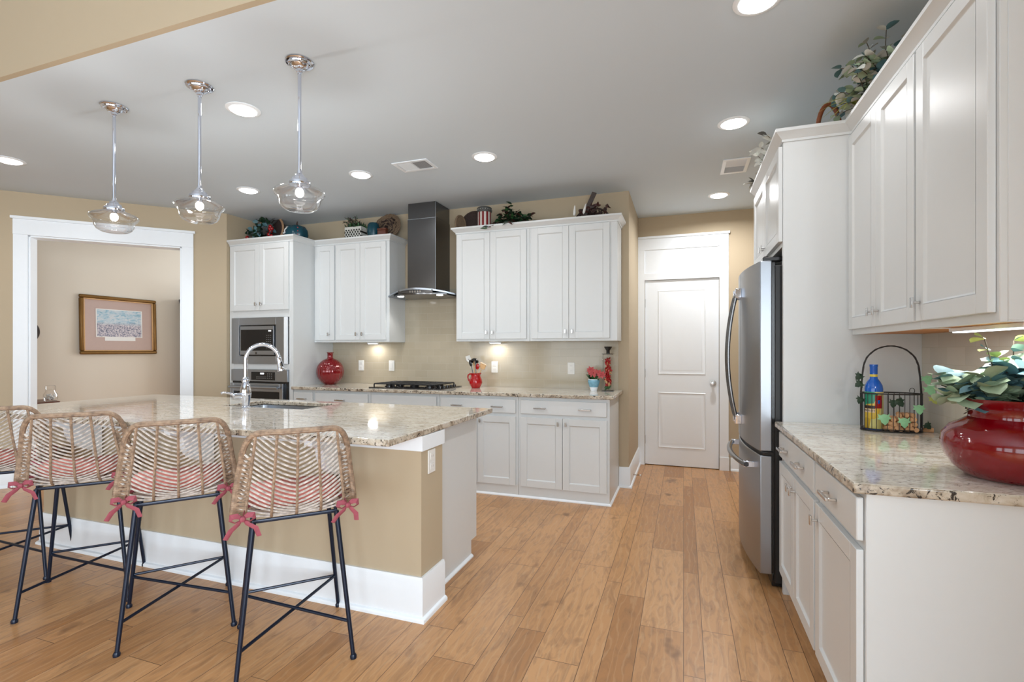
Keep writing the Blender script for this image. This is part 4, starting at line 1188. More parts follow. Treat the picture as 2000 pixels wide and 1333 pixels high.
outlet((XR - 0.0085, 2.70, 1.105), RR, 'white rocker switch on the right tile behind the wire basket', 'rocker', 'light_switch')

# ------------------------------------------------------------------ under-cabinet lights
def ucl(loc, rz, L, label, power, grp=None):
    root = thing('under_cabinet_light', label, 'cabinet light', loc, rz, grp)
    MB().box(-L / 2, L / 2, -0.022, 0.022, -0.014, 0).build('housing', 'trim', root, bevel=0.002)
    MB().box(-L / 2 + 0.01, L / 2 - 0.01, -0.015, 0.015, -0.0175, -0.0142).build('diffuser', 'led', root)
    l = bpy.data.lights.new('led_beam', 'AREA'); l.shape = 'RECTANGLE'; l.size = L * 0.9; l.size_y = 0.03; l.energy = power; l.color = (1, 0.97, 0.92)
    lo = bpy.data.objects.new('led_beam', l); C.objects.link(lo); lo.parent = root; lo.location = (0, 0, -0.02)
ucl((-3.20, 4.575, 1.3615), 0, 0.12, 'small light under the wall cabinet left of the hood', 1.0)
ucl((-1.77, 4.575, 1.3615), 0, 0.12, 'small light under the wall cabinet above the red utensil pitcher', 1.0)
ucl((0.90, 1.935, 1.3568), R(90), 0.40, 'lit LED strip under the nearest right wall cabinet', 2.2)

# ------------------------------------------------------------------ plants and decorations
def ivy_leaf(m, p, d, up, L):
    d = Vector(d).normalized(); up = Vector(up); side = d.cross(up)
    side = side.normalized() if side.length > 1e-6 else d.orthogonal().normalized()
    nn = side.cross(d).normalized(); p = Vector(p)
    out = [(0, 0), (0.12, 0.30), (-0.05, 0.50), (0.28, 0.42), (0.42, 0.60), (0.52, 0.32), (0.72, 0.30), (1.0, 0.0)]
    pts = [(a, b) for a, b in out] + [(a, -b) for a, b in out[-2:0:-1]]
    c = m.bm.verts.new(p + d * (0.35 * L) + nn * 0.06 * L)
    vs = [m.bm.verts.new(p + d * (a * L) + side * (b * L) - nn * (0.12 * L * (a * a + b * b))) for a, b in pts]
    for k in range(len(vs)):
        f = m.bm.faces.new((c, vs[k], vs[(k + 1) % len(vs)])); f.material_index = m.mi; f.smooth = True
def rvec(rnd, zb=0.0):
    v = Vector((rnd.uniform(-1, 1), rnd.uniform(-1, 1), rnd.uniform(-1, 1) + zb)); return v.normalized() if v.length > 0.1 else Vector((0, 0, 1))
def spray(root, rnd, starts, mats, leafL, leafW, per=9, rnd_=0.9, stemr=0.0016, name='foliage', droop=0.25, kind='leaf'):
    """starts: list of (base, tip); leaves in pairs along each curved stem"""
    ms = MB(); ml = MB()
    for (a, b) in starts:
        a, b = Vector(a), Vector(b); L = (b - a).length
        q = []
        for i in range(9):
            t = i / 8; p = a.lerp(b, t); p.z += L * droop * math.sin(PI * t * 0.9) ; q.append(p)
        ms.tube(q, stemr, 5)
        for i in range(per):
            t = 0.25 + 0.75 * i / max(1, per - 1); k = min(7, int(t * 8)); f = t * 8 - k
            p = q[k].lerp(q[k + 1] if k < 8 else q[8], f); tg = (q[min(k + 1, 8)] - q[k]).normalized()
            for sg in (-1, 1):
                sd = tg.cross(Vector((0, 0, 1)) + rvec(rnd) * 0.6).normalized() * sg
                d = (sd + tg * 0.5 + rvec(rnd) * 0.35)
                ml.mi = rnd.randrange(len(mats)); sc = rnd.uniform(0.7, 1.15)
                if kind == 'ivy': ivy_leaf(ml, p, d, Vector((0, 0, 1)) + rvec(rnd) * 0.7, leafL * sc)
                else: ml.leaf(p, d, Vector((0, 0, 1)) + rvec(rnd) * 0.6, leafL * sc, leafW * sc, 0.2, rnd_)
    ms.build('stems', 'stem', root)
    o = ml.build(name, mats, root, recalc=False)
    return o
def arcring(c, r, n, tilt, axis='X'):
    out = []
    for i in range(n):
        a = 2 * PI * i / n; v = Vector((r * math.cos(a), 0, r * math.sin(a)))
        v.rotate(Euler((tilt, 0, 0))); out.append(Vector(c) + v)
    return out
def plaque(name_, label, cat, x, y, z, r, tilt, face, face_mat, rim_mat, rimr, group=None):
    """round disc leaning on the wall behind"""
    root = thing(name_, label, cat, (x, y, z))
    off = Vector((0, 0, r + rimr)); off.rotate(Euler((tilt, 0, 0)))
    m = MB(); m.tube(arcring((0, 0, 0), r, 36, 0), rimr, 8, closed=True)
    m.xf(Matrix.Translation(off) @ Matrix.Rotation(tilt, 4, 'X')); m.build('rim', rim_mat, root)
    if face:
        m = MB(); m.lathe([(0, 0.004), (r, 0.004), (r, -0.004), (0, -0.004)], 36, mat=Matrix.Translation(off) @ Matrix.Rotation(tilt, 4, 'X') @ Matrix.Rotation(PI / 2, 4, 'X'))
        m.build(face, face_mat, root)
    return root
ZT = 2.431     # top boards of the wall cabinets (behind the crown)
rnd = random.Random(11)

# --- oven tower top: berry basket and painted pumpkin
root = thing('berry_basket', 'round tan basket with red berries and green leaves on top of the oven tower', 'basket', (-4.44, 4.34, ZT + 0.052))
root.scale = (1.30, 1.15, 1.30)
rim = arcring((0, 0.03, 0.105), 0.148, 40, -0.25)
m = MB(); m.tube(rim, 0.010, 8, closed=True); m.build('rim', 'tanwicker', root)
m = MB(); m.lathe([(0, 0.0), (0.148, 0.0), (0.135, 0.06), (0.07, 0.075), (0, 0.078)], 32, mat=Matrix.Translation((0, 0.03, 0.105)) @ Matrix.Rotation(-0.25, 4, 'X') @ Matrix.Rotation(-PI / 2, 4, 'X'))
m.build('bowl', 'twigdark', root)
ml = MB()
for k in range(120):
    a = rnd.uniform(0, 2 * PI); rr_ = rnd.uniform(0, 0.135)
    p = Vector((rr_ * math.cos(a) - 0.02, -0.04 + rnd.uniform(-0.035, 0.01) + 0.03 * math.sin(a), max(0.0, 0.095 + rr_ * math.sin(a) * 0.9)))
    ml.mi = rnd.choice((0, 0, 0, 1, 2)); ml.leaf(p, rvec(rnd) * 0.8 + Vector((0, -0.4, 0.1)), rvec(rnd, 0.3), rnd.uniform(0.04, 0.075), 0.035, 0.2, 0.6)
ml.build('leaves', ['leafdk', 'leafblue', 'leafdkgrey'], root, recalc=False)
for k, (bx_, bz_) in enumerate([(0.095, 0.125), (0.10, 0.085), (0.088, 0.105), (0.105, 0.045), (-0.15, 0.025), (-0.12, 0.015), (-0.095, 0.018), (0.08, 0.06), (-0.16, 0.05), (0.112, 0.105)]):
    MB().sphere((bx_, -0.065, bz_), 0.0165, 12).build('berry', 'berry', root)
root = thing('pumpkin', 'dark teal painted pumpkin with white face-like markings on top of the oven tower', 'pumpkin', (-3.965, 4.28, ZT + 0.001))
root.scale = (1.02, 1.0, 1.18)
m = MB(); m.lathe([(0, 0.0), (0.06, 0.002), (0.10, 0.03), (0.118, 0.075), (0.112, 0.12), (0.085, 0.155), (0.04, 0.168), (0, 0.16)], 48, ribs=8, ribamp=0.08); m.build('body', 'teal', root)
m = MB(); m.tube([(0, 0, 0.155), (0.004, 0, 0.18), (0.012, -0.003, 0.205)], [0.014, 0.009, 0.005], 8); m.build('stalk', 'twigdark', root)
m = MB()
for k in range(4): m.sphere((0.085, -0.078, 0.04 + 0.03 * k), 0.006, 8)
m.build('dots', 'flower', root)['kind'] = 'stuff'
m = MB()
m.lathe([(0.014, 0), (0.020, 0.002), (0.026, 0)], 20, mat=Matrix.Translation((-0.045, -0.104, 0.105)) @ Matrix.Rotation(PI / 2, 4, 'X'))
m.build('ring_mark', 'paper', root)
for (px_, pz_, w_, h_) in ((-0.075, 0.085, 0.014, 0.006), (-0.02, 0.082, 0.016, 0.007), (-0.05, 0.062, 0.013, 0.005), (-0.045, 0.140, 0.020, 0.004)):
    MB().sphere((px_, -0.106 + abs(pz_ - 0.08) * 0.25, pz_), 1.0, 10, (w_, 0.006, h_)).build('white_mark', 'paper', root)

# --- left wall cabinets top: lattice planter, twig wreath tray, teal jar, brown box
px0 = -3.37
root = thing('planter', 'white lattice-pattern tin planter with brown-green sprigs on the left wall cabinets', 'planter', (-3.365, 4.50, ZT + 0.001))
root.scale = (1.0, 1.0, 1.42)
m = MB(); m.box(-0.105, 0.105, -0.055, 0.055, 0, 0.125); m.build('tin', 'lattice', root, bevel=0.003)
st = [((rnd.uniform(-0.08, 0.08), rnd.uniform(-0.03, 0.03), 0.12), (rnd.uniform(-0.19, 0.09), rnd.uniform(-0.05, 0.05), rnd.uniform(0.145, 0.20))) for _ in range(16)]
spray(root, rnd, st, ['leafbrown', 'leafmid', 'leafdkgrey'], 0.030, 0.008, 8, 0.2, droop=0.1)
ml = MB()
for k in range(90): ml.mi = rnd.randrange(2); ml.leaf((rnd.uniform(-0.09, 0.1), rnd.uniform(-0.055, 0.04), 0.125), rvec(rnd, 0.6), rvec(rnd), 0.035, 0.016)
ml.build('ground_leaves', ['leafdk', 'leafmid'], root, recalc=False)
root = thing('twig_tray', 'round woven twig tray leaning on the wall above the left wall cabinets', 'tray', (-3.02, 4.51, ZT + 0.016))
root.scale = (1.13, 1.0, 1.13)
m = MB()
for k in range(9):
    q = [Vector((0.150 + 0.008 * math.sin(7 * a + k), 0, 0)) for a in (0,)]
    pts = []
    for i in range(40):
        a = 2 * PI * i / 40; r_ = 0.128 + 0.014 * math.sin(5 * a + k * 1.7) + 0.001 * k
        pts.append(Vector((r_ * math.cos(a), 0.010 * math.cos(4 * a + k), r_ * math.sin(a) + 0.145)))
    m.tube(pts, 0.006, 5, closed=True)
for k in range(110):
    a = rnd.uniform(0, 2 * PI); b = a + rnd.uniform(0.5, 2.2); r1, r2 = rnd.uniform(0.02, 0.125), rnd.uniform(0.02, 0.125)
    m.mi = k % 2; yy_ = -0.004 - 0.012 * rnd.random()
    m.tube([(r1 * math.cos(a), yy_ + 0.006, 0.145 + r1 * math.sin(a)), ((r1 + r2) / 2 * math.cos((a + b) / 2), yy_, 0.145 + (r1 + r2) / 2 * math.sin((a + b) / 2)), (r2 * math.cos(b), yy_ + 0.006, 0.145 + r2 * math.sin(b))], 0.0045, 5)
m.xf(Matrix.Rotation(-0.40, 4, 'X')); m.build('twig_weave', ['twig', 'twigdark'], root)
m = MB(); m.lathe([(0, 0), (0.13, 0), (0.13, 0.006), (0, 0.006)], 32, mat=Matrix.Rotation(-0.40, 4, 'X') @ Matrix.Translation((0, 0.022, 0.145)) @ Matrix.Rotation(PI / 2, 4, 'X'))
m.build('backing', 'twigdark', root)
root = thing('ceramic_jar', 'glossy teal rounded jar in front of the round twig tray', 'jar', (-3.11, 4.455, ZT + 0.001))
root.scale = (1.0, 0.9, 1.5)
m = MB(); m.lathe([(0, 0), (0.045, 0), (0.058, 0.02), (0.066, 0.06), (0.066, 0.09), (0.058, 0.118), (0.045, 0.130), (0.038, 0.130), (0.036, 0.12), (0, 0.05)], 32); m.build('body', 'teal', root)
root = thing('keepsake_box', 'small dark brown box beside the teal jar on the left wall cabinets', 'box', (-2.975, 4.425, ZT + 0.001))
root.scale = (1.0, 0.8, 1.55)
MB().box(-0.05, 0.05, -0.03, 0.03, 0, 0.065).build('box', 'wood_dark', root, bevel=0.004); MB().box(-0.053, 0.053, -0.033, 0.033, 0.0655, 0.078).build('lid', 'wood_dark', root, bevel=0.004)

# --- right wall cabinets top
plaque('wicker_tray', 'dark round woven tray leaning on the wall right of the hood', 'tray', -2.015, 4.555, ZT + 0.001, 0.125, -0.25, 'weave', 'twigdark', 'twigdark', 0.013)
root = thing('wicker_charger', 'brown wicker charger seen edge-on at the left end of the right wall cabinets', 'tray', (-2.095, 4.46, ZT + 0.0105))
root.scale = (1.1, 1.1, 1.35)
m = MB(); m.tube(arcring((0, 0, 0), 0.062, 30, 0), 0.009, 8, closed=True); m.lathe([(0, 0.004), (0.06, 0.004), (0.06, -0.004), (0, -0.004)], 30, mat=Matrix.Rotation(PI / 2, 4, 'X'))
m.xf(Matrix.Translation((0, 0, 0.064)) @ Matrix.Rotation(R(70), 4, 'Z')); m.build('disc', 'twig', root)
root = thing('storage_tin', 'red and white striped tin with a blue-grey lid beside the ivy', 'tin', (-1.842, 4.47, ZT + 0.001))
root.scale = (1.02, 1.02, 1.29)
m = MB(); m.lathe([(0, 0), (0.066, 0), (0.068, 0.004), (0.066, 0.008), (0.066, 0.148), (0, 0.148)], 36); m.build('can', 'stripes', root)
m = MB(); m.lathe([(0.0, 0.1485), (0.069, 0.1485), (0.071, 0.154), (0.071, 0.180), (0.066, 0.186), (0, 0.188)], 36); m.build('lid', 'leafdkgrey', root)['label'] = 'dark blue-grey lid'
m = MB()
for k in range(18):
    a = 2 * PI * k / 18; m.sphere((0.0715 * math.cos(a), 0.0715 * math.sin(a), 0.167), 0.006, 6)
m.build('stud_band', 'silver', root)['kind'] = 'stuff'
root = thing('trailing_ivy', 'dark green leafy ivy trailing over the crown moulding of the right wall cabinets', 'plant', (-1.56, 4.46, ZT + 0.001))
m = MB(); m.box(-0.14, 0.14, -0.04, 0.04, 0, 0.05); m.build('trough', 'twigdark', root, bevel=0.006)
st = []
for k in range(26):
    a = (rnd.uniform(-0.12, 0.12), rnd.uniform(-0.02, 0.02), 0.045)
    st.append((a, (a[0] * 1.4 + rnd.uniform(-0.06, 0.06), rnd.uniform(-0.10, 0.05), rnd.uniform(0.04, 0.17))))
st += [((0, 0, 0.05), (0.0, -0.01, 0.235)), ((-0.02, 0, 0.05), (-0.05, 0.0, 0.215)), ((-0.1, -0.03, 0.05), (-0.20, -0.155, -0.02)), ((0.0, -0.03, 0.05), (0.02, -0.155, 0.03)), ((0.10, 0, 0.05), (0.20, -0.03, 0.11)), ((0.10, 0, 0.05), (0.24, -0.02, 0.05))]
spray(root, rnd, st, ['leafdk', 'leafdk', 'leafmid', 'leafbrown'], 0.058, 0.036, 5, 0.35, droop=0.15)
root = thing('dried_arrangement', 'dark dried arrangement with a leaning bark strip and white buds near the passage end', 'dried flowers', (-0.79, 4.47, ZT + 0.001))
root.scale = (1.1, 1.1, 1.05)
m = MB()
for k in range(60):
    a = rnd.uniform(0, 2 * PI); b = a + rnd.uniform(0.4, 1.6); r1, r2 = rnd.uniform(0.03, 0.15), rnd.uniform(0.03, 0.15)
    m.tube([(r1 * math.cos(a), 0.03, abs(r1 * math.sin(a)) * 0.9 + 0.008), (r2 * math.cos(b), 0.02, abs(r2 * math.sin(b)) * 0.9 + 0.012)], 0.005, 5)
m.tube([Vector((0.155 * math.cos(a), 0.03, max(0.006, 0.14 * math.sin(a)))) for a in [PI * i / 20 for i in range(21)]], 0.008, 6)
m.build('twig_fan', 'twigdark', root)
MB().box(-0.02, 0.02, -0.006, 0.006, 0.0, 0.27, mat=Matrix.Translation((-0.085, 0.0, 0.02)) @ Matrix.Rotation(R(24), 4, 'Y')).build('bark_strip', 'slate', root, bevel=0.004)
for (x, z, ang, L) in ((-0.135, 0.06, 3, 0.10), (-0.06, 0.07, 14, 0.10)):
    mm = Matrix.Translation((x, -0.05, z)) @ Matrix.Rotation(R(ang), 4, 'Y')
    m = MB(); m.lathe([(0, 0), (0.010, 0.015), (0.011, 0.035), (0.006, L * 0.85), (0, L)], 12, mat=mm); m.build('white_bud', 'paper', root)
ml = MB()
for k in range(34): ml.mi = rnd.randrange(2); ml.leaf((rnd.uniform(-0.09, 0.14), rnd.uniform(-0.04, 0.02), rnd.uniform(0.05, 0.15)), rvec(rnd, 0.6), rvec(rnd), 0.05, 0.028)
for k in range(8): ml.mi = 0; ml.leaf((0.045, 0, 0.15), rvec(rnd, 0.6), rvec(rnd), 0.035, 0.022)
ml.build('dark_leaves', ['leafbrown', 'hutchwood'], root, recalc=False)
m = MB(); m.tube([(0.03, 0, 0.02), (0.05, 0, 0.16)], 0.003, 5); m.build('stems', 'stem', root)

# --- right wall cabinets top: eucalyptus garland with wicker handle, bead ornament; fridge cabinet garland
root = thing('eucalyptus_basket', 'grey-green eucalyptus in a brown wicker basket on top of the right wall cabinets', 'plant', (0.86, 2.72, 2.3895))
root.scale = (1.0, 1.0, 1.12)
rnd = random.Random(3)
m = MB(); m.lathe([(0, 0), (0.085, 0), (0.10, 0.05), (0.095, 0.052), (0.082, 0.006), (0, 0.006)], 28, mat=Matrix.Diagonal((0.9, 1.4, 1, 1))); m.build('basket', 'wicker', root)
st = []
for k in range(34):
    a = (rnd.uniform(-0.05, 0.05), rnd.uniform(-0.10, 0.10), 0.05)
    st.append((a, (rnd.uniform(-0.16, 0.04), rnd.uniform(-0.24, 0.16), rnd.uniform(0.07, 0.21))))
st += [((0, -0.02, 0.05), (-0.06, -0.03, 0.27)), ((0, -0.05, 0.05), (-0.02, -0.14, 0.255)), ((0.0, 0.08, 0.05), (-0.13, 0.17, 0.06)), ((0, 0.08, 0.05), (-0.12, 0.22, 0.12))]
spray(root, rnd, st, ['leafsage', 'leafgrey', 'leafgrey', 'leafsage', 'leafblue'], 0.048, 0.038, 5, 0.9, droop=0.12)
ml = MB(); 
for k in range(8): ml.leaf((-0.05, 0.02 + 0.02 * k, 0.08), (-0.5, 0.6 - 0.2 * k, 0.5), (0, 0, 1), 0.14, 0.010, 1.0, 0.3)
ml.build('grass_blades', 'leafyel', root, recalc=False)
root = thing('basket', 'brown wicker basket handle arching above the tall panel beside the eucalyptus', 'basket', (0.712, 2.96, 2.3895))
m = MB(); m.tube([Vector((0.052 * math.cos(a), 0, 0.013 + 0.155 * math.sin(a))) for a in [PI * i / 16 for i in range(17)]], 0.0115, 10); m.build('handle', 'wicker', root)
MB().cyl((-0.055, 0, 0.0085), (0.055, 0, 0.0085), 0.008, 8).build('crossbar', 'wicker', root)
root = thing('bead_ornament', 'silver beaded ornament just showing above the crown of the right wall cabinets', 'ornament', (0.86, 2.30, 2.3895))
m = MB()
for k in range(60):
    a = k * 2.39996; h = 0.0 + k / 59; r_ = 0.05 * math.sin(PI * min(0.97, 0.1 + h * 0.85))
    m.sphere((r_ * math.cos(a), r_ * math.sin(a), 0.02 + 0.085 * h), 0.0065, 6)
m.build('beads', 'silver', root)['kind'] = 'stuff'
m = MB(); m.lathe([(0, 0), (0.03, 0), (0.012, 0.01), (0.045, 0.04), (0.045, 0.07), (0.015, 0.10), (0, 0.10)], 16); m.build('core', 'silver', root)
root = thing('leaf_garland', 'grey and white leaf garland on top of the refrigerator cabinet', 'garland', (0.56, 3.55, 2.3895))
st = []
rnd = random.Random(5)
for k in range(20):
    y = rnd.uniform(-0.25, 0.35); st.append(((0.02, y, 0.01), (rnd.uniform(-0.12, 0.02), y + rnd.uniform(-0.1, 0.1), rnd.uniform(0.05, 0.17))))
spray(root, rnd, st, ['leafgrey', 'leafgrey', 'leafdkgrey'], 0.070, 0.038, 4, 0.5, droop=0.1)
MB().tube([(0.02, -0.3, 0.008), (0.03, 0, 0.008), (0.02, 0.3, 0.008)], 0.006, 6).build('vine', 'stem', root)

# ------------------------------------------------------------------ back counter
root = thing('red_vase', 'round ribbed red glass vase on the counter beside the oven tower', 'vase', (-3.638, 4.42, CT + 0.0005))
m = MB(); Rv = 0.141
prof = [(0, 0.0), (0.055, 0.0), (0.060, 0.004)]
for i in range(1, 17):
    a = -PI / 2 + 0.42 + (PI - 0.42 - 0.25) * i / 16; prof.append((Rv * math.cos(a), 0.140 + 0.146 * math.sin(a)))
prof += [(0.031, 0.288), (0.029, 0.300), (0.029, 0.335), (0.036, 0.344), (0.036, 0.349), (0.026, 0.349), (0.024, 0.33), (0.024, 0.30)]
m.lathe(prof, 96, ribs=24, ribamp=0.03); m.build('body', 'redglass', root)

root = thing('pitcher', 'small glossy red pitcher holding cooking utensils', 'pitcher', (-1.935, 4.47, CT + 0.0005))
PM = Matrix.Rotation(0, 4, 'Z')
m = MB(); m.lathe([(0, 0), (0.040, 0), (0.043, 0.004), (0.058, 0.030), (0.065, 0.055), (0.060, 0.085), (0.048, 0.112), (0.045, 0.128), (0.050, 0.145), (0.046, 0.145), (0.041, 0.128), (0.044, 0.11), (0.055, 0.085), (0.060, 0.055), (0.04, 0.010), (0, 0.008)], 40)
for v in m.bm.verts:
    if v.co.z > 0.135 and v.co.x > 0.03: v.co.x += 0.012 * (v.co.x / 0.05); v.co.z += 0.004
m.build('body', 'redpitch', root)
m = MB(); m.tube([(-0.040, 0, 0.128), (-0.062, 0, 0.138), (-0.082, 0, 0.125), (-0.086, 0, 0.10), (-0.072, 0, 0.07), (-0.056, 0, 0.052)], 0.0075, 10); m.build('handle', 'redpitch', root)
def utensil(name_, label, dx, dy, tx, ty, L, hmat, hr, head):
    root = thing(name_, label, 'utensil', (-1.935 + dx, 4.47 + dy, CT + 0.0205))
    d = Vector((tx, ty, 1)).normalized()
    m = MB(); m.tube([Vector((0, 0, 0)), d * L], hr, 8); m.build('handle', hmat, root)
    q = Vector((0, 0, 1)).rotation_difference(d).to_matrix().to_4x4()
    head(root, Matrix.Translation(d * L) @ q)
def h_ladle(root, mt):
    m = MB(); prof = []
    for i in range(9):
        a = PI / 2 * i / 8; prof.append((0.040 * math.sin(a), 0.035 - 0.035 * math.cos(a)))
    m.lathe(prof, 24, mat=mt @ Matrix.Translation((0.0, -0.012, 0.045)) @ Matrix.Rotation(R(160), 4, 'X')); m.build('bowl', 'black', root, solid=0.003)
    m = MB(); m.box(-0.007, 0.007, -0.003, 0.003, -0.01, 0.03, mat=mt); m.build('neck', 'black', root)
def h_spoon(mat_, w_=0.02, h_=0.034, t=0.007):
    def f(root, mt):
        m = MB(); m.sphere((0, 0, 0), 1.0, 16, (w_, t, h_)); m.xf(mt @ Matrix.Translation((0, 0, h_ * 0.85))); m.build('bowl', mat_, root)
    return f
def h_spat(mat_, hole=True, w_=0.026, L=0.07):
    def f(root, mt):
        m = MB()
        m.prism([(-0.008, 0), (0.008, 0), (w_, L * 0.45), (w_ * 0.9, L), (-w_ * 0.9, L), (-w_, L * 0.45)], -0.0015, 0.0015, mat=mt @ Matrix.Rotation(PI / 2, 4, 'X')); m.build('blade', mat_, root, bevel=0.001)
        if hole:
            m = MB(); m.lathe([(0, -0.0005), (0.006, -0.0005), (0.006, 0.0005), (0, 0.0005)], 12, mat=mt @ Matrix.Translation((0, -0.0022, L * 0.45)) @ Matrix.Rotation(PI / 2, 4, 'X')); m.build('hole', 'outletshade', root)
    return f
utensil('spatula', 'white slotted spatula leaning left out of the red pitcher', 0.012, 0.006, -0.36, 0.02, 0.245, 'white_plastic', 0.004, h_spat('white_plastic'))
utensil('serving_spoon', 'black cooking spoon leaning left in the red pitcher', 0.006, -0.010, -0.24, -0.04, 0.20, 'black', 0.004, h_spoon('black', 0.016, 0.035))
utensil('ladle', 'black soup ladle standing tallest in the red pitcher', 0.006, 0.010, -0.06, 0.0, 0.225, 'black', 0.0045, h_ladle)
utensil('wooden_spoon', 'pale wooden spoon behind the ladle in the red pitcher', -0.014, 0.014, -0.05, 0.03, 0.20, 'woodspoon', 0.0045, h_spoon('woodspoon', 0.016, 0.03))
utensil('mixing_spoon', 'short dark red spoon right of the ladle in the red pitcher', 0.005, -0.006, 0.10, -0.05, 0.165, 'woodspoon', 0.0045, h_spoon('redpitch', 0.019, 0.032))
def h_scr(root, mt):
    m = MB(); m.box(-0.030, 0.030, -0.006, 0.006, 0, 0.045, mat=mt); m.build('paddle', 'woodspoon', root, bevel=0.003)
    m = MB(); m.box(-0.036, 0.036, -0.008, 0.008, 0.0455, 0.055, mat=mt); m.build('paddle_edge', 'corkpale', root, bevel=0.003)
utensil('wooden_paddle', 'wooden paddle leaning right out of the red pitcher', -0.012, 0.0, 0.42, 0.04, 0.185, 'woodspoon', 0.005, h_scr)

root = thing('potted_flower', 'pink-red flower in a small blue and white pot at the passage end of the counter', 'potted plant', (-0.780, 4.53, CT + 0.0005))
m = MB(); m.lathe([(0, 0), (0.028, 0), (0.030, 0.006), (0.042, 0.045), (0.055, 0.085), (0.052, 0.106), (0.048, 0.106), (0.046, 0.085), (0, 0.08)], 32)
m.build('pot', 'trim', root)
m = MB(); m.lathe([(0.0335, 0.020), (0.0445, 0.050), (0.0555, 0.084), (0.0530, 0.102)], 32); m.build('painted_band', plain('pale_blue_painted_band', lin(120, 170, 192), 0.25, var=0.35, vs=45), root)
rnd = random.Random(21); ml = MB(); mf = MB()
for k in range(26): ml.mi = rnd.randrange(2); ml.leaf((rnd.uniform(-0.02, 0.02), rnd.uniform(-0.02, 0.02), 0.10), rvec(rnd, 0.9), rvec(rnd), rnd.uniform(0.05, 0.10), 0.032, 0.3, 0.4)
for (cx_, cz_) in ((-0.02, 0.19), (0.045, 0.165), (0.0, 0.16), (0.075, 0.150)):
    for k in range(8):
        a = 2 * PI * k / 8 + 0.3; mf.leaf((cx_, -0.03, cz_), (math.cos(a), -0.5, math.sin(a) * 0.7), (0, -1, 0.2), 0.042, 0.024, 0.3, 0.4)
ml.build('leaves', ['leafdk', 'leafmid'], root, recalc=False); mf.build('petals', 'flower', root, recalc=False)

root = thing('pepper_bottle', 'tall clear glass bottle filled with red peppers and a dark flared stopper', 'bottle', (-0.652, 4.545, CT + 0.0005))
m = MB(); m.box(-0.045, 0.045, -0.045, 0.045, 0.004, 0.335); m.build('glass_body', 'glass', root, bevel=0.006)
MB().box(-0.052, 0.052, -0.052, 0.052, 0, 0.0038).build('base', 'black', root, bevel=0.001)
m = MB(); m.box(-0.05, 0.05, -0.05, 0.05, 0.3355, 0.341).lathe([(0, 0.3412), (0.016, 0.3412), (0.016, 0.37), (0.034, 0.395), (0.036, 0.405), (0, 0.405)], 24); m.build('stopper', 'blackglass', root)
rnd = random.Random(31); mp = MB()
for k in range(70):
    z = 0.025 + 0.27 * k / 70; a = rnd.uniform(0, 6.28); c = Vector((rnd.uniform(-0.020, 0.020), rnd.uniform(-0.020, 0.020), z))
    d = Vector((math.cos(a) * 0.5, math.sin(a) * 0.5, rnd.uniform(0.2, 0.9))).normalized() * 0.024
    mp.mi = 2 if k < 6 else (1 if rnd.random() < 0.22 else 0)
    mp.tube([c - d, c, c + d], [0.005, 0.010, 0.003], 8)
o = mp.build('peppers', ['berry', 'woodspoon', 'leafmid'], root); o['kind'] = 'stuff'

# ------------------------------------------------------------------ right counter: wire basket, bottle, corks, red vase
BX, BY = 0.905, 2.725
root = thing('wire_basket', 'black wire basket with a tall arched handle and leaf trim, holding a bottle and corks', 'basket', (BX, BY, CT + 0.0005))
def oval(z, a=0.118, b=0.062, n=40):
    return [Vector((a * math.cos(2 * PI * i / n), b * math.sin(2 * PI * i / n), z)) for i in range(n)]
m = MB(); m.tube(oval(0.004), 0.003, 6, closed=True); m.tube(oval(0.174), 0.003, 6, closed=True); m.tube(oval(0.012), 0.0018, 6, closed=True)
for k in range(-4, 5):
    y = 0.013 * k; xx = 0.118 * math.sqrt(max(0, 1 - (y / 0.062) ** 2)); m.tube([(-xx, y, 0.003), (xx, y, 0.003)], 0.0012, 5)
m.build('rings', 'wiremat', root)
m = MB(); t_ = oval(0.0, n=34)
for p in t_: m.tube([p + Vector((0, 0, 0.004)), p + Vector((0, 0, 0.174))], 0.0014, 5)
m.build('uprights', 'wiremat', root)['kind'] = 'stuff'
for off in (0.0, 0.006):
    q = [Vector((-0.118, off, 0.0)) + Vector((0, 0, 0.174))]
    q = [Vector((-0.117, off, 0.02)), Vector((-0.117, off, 0.17)), Vector((-0.112, off, 0.25))] + [Vector((0.107 * math.cos(PI - a), off + 0.002 * math.sin(14 * a), 0.285 + 0.108 * math.sin(a))) for a in [PI * (0.02 + 0.96 * i / 26) for i in range(27)]] + [Vector((0.112, off, 0.25)), Vector((0.117, off, 0.17)), Vector((0.117, off, 0.02))]
    m = MB(); m.tube(q, [0.0026 + 0.0008 * (i % 2) for i in range(len(q))], 6); m.build('handle', 'wiremat', root)
for (x, z, y) in ((0.07, 0.19, -0.03),):
    m = MB(); m.tube([Vector((x + 0.010 * math.cos(a), y, z + 0.012 * math.sin(a))) for a in [R(-60 + 30 * i) for i in range(10)]], 0.0014, 5); m.build('scroll', 'wiremat', root)
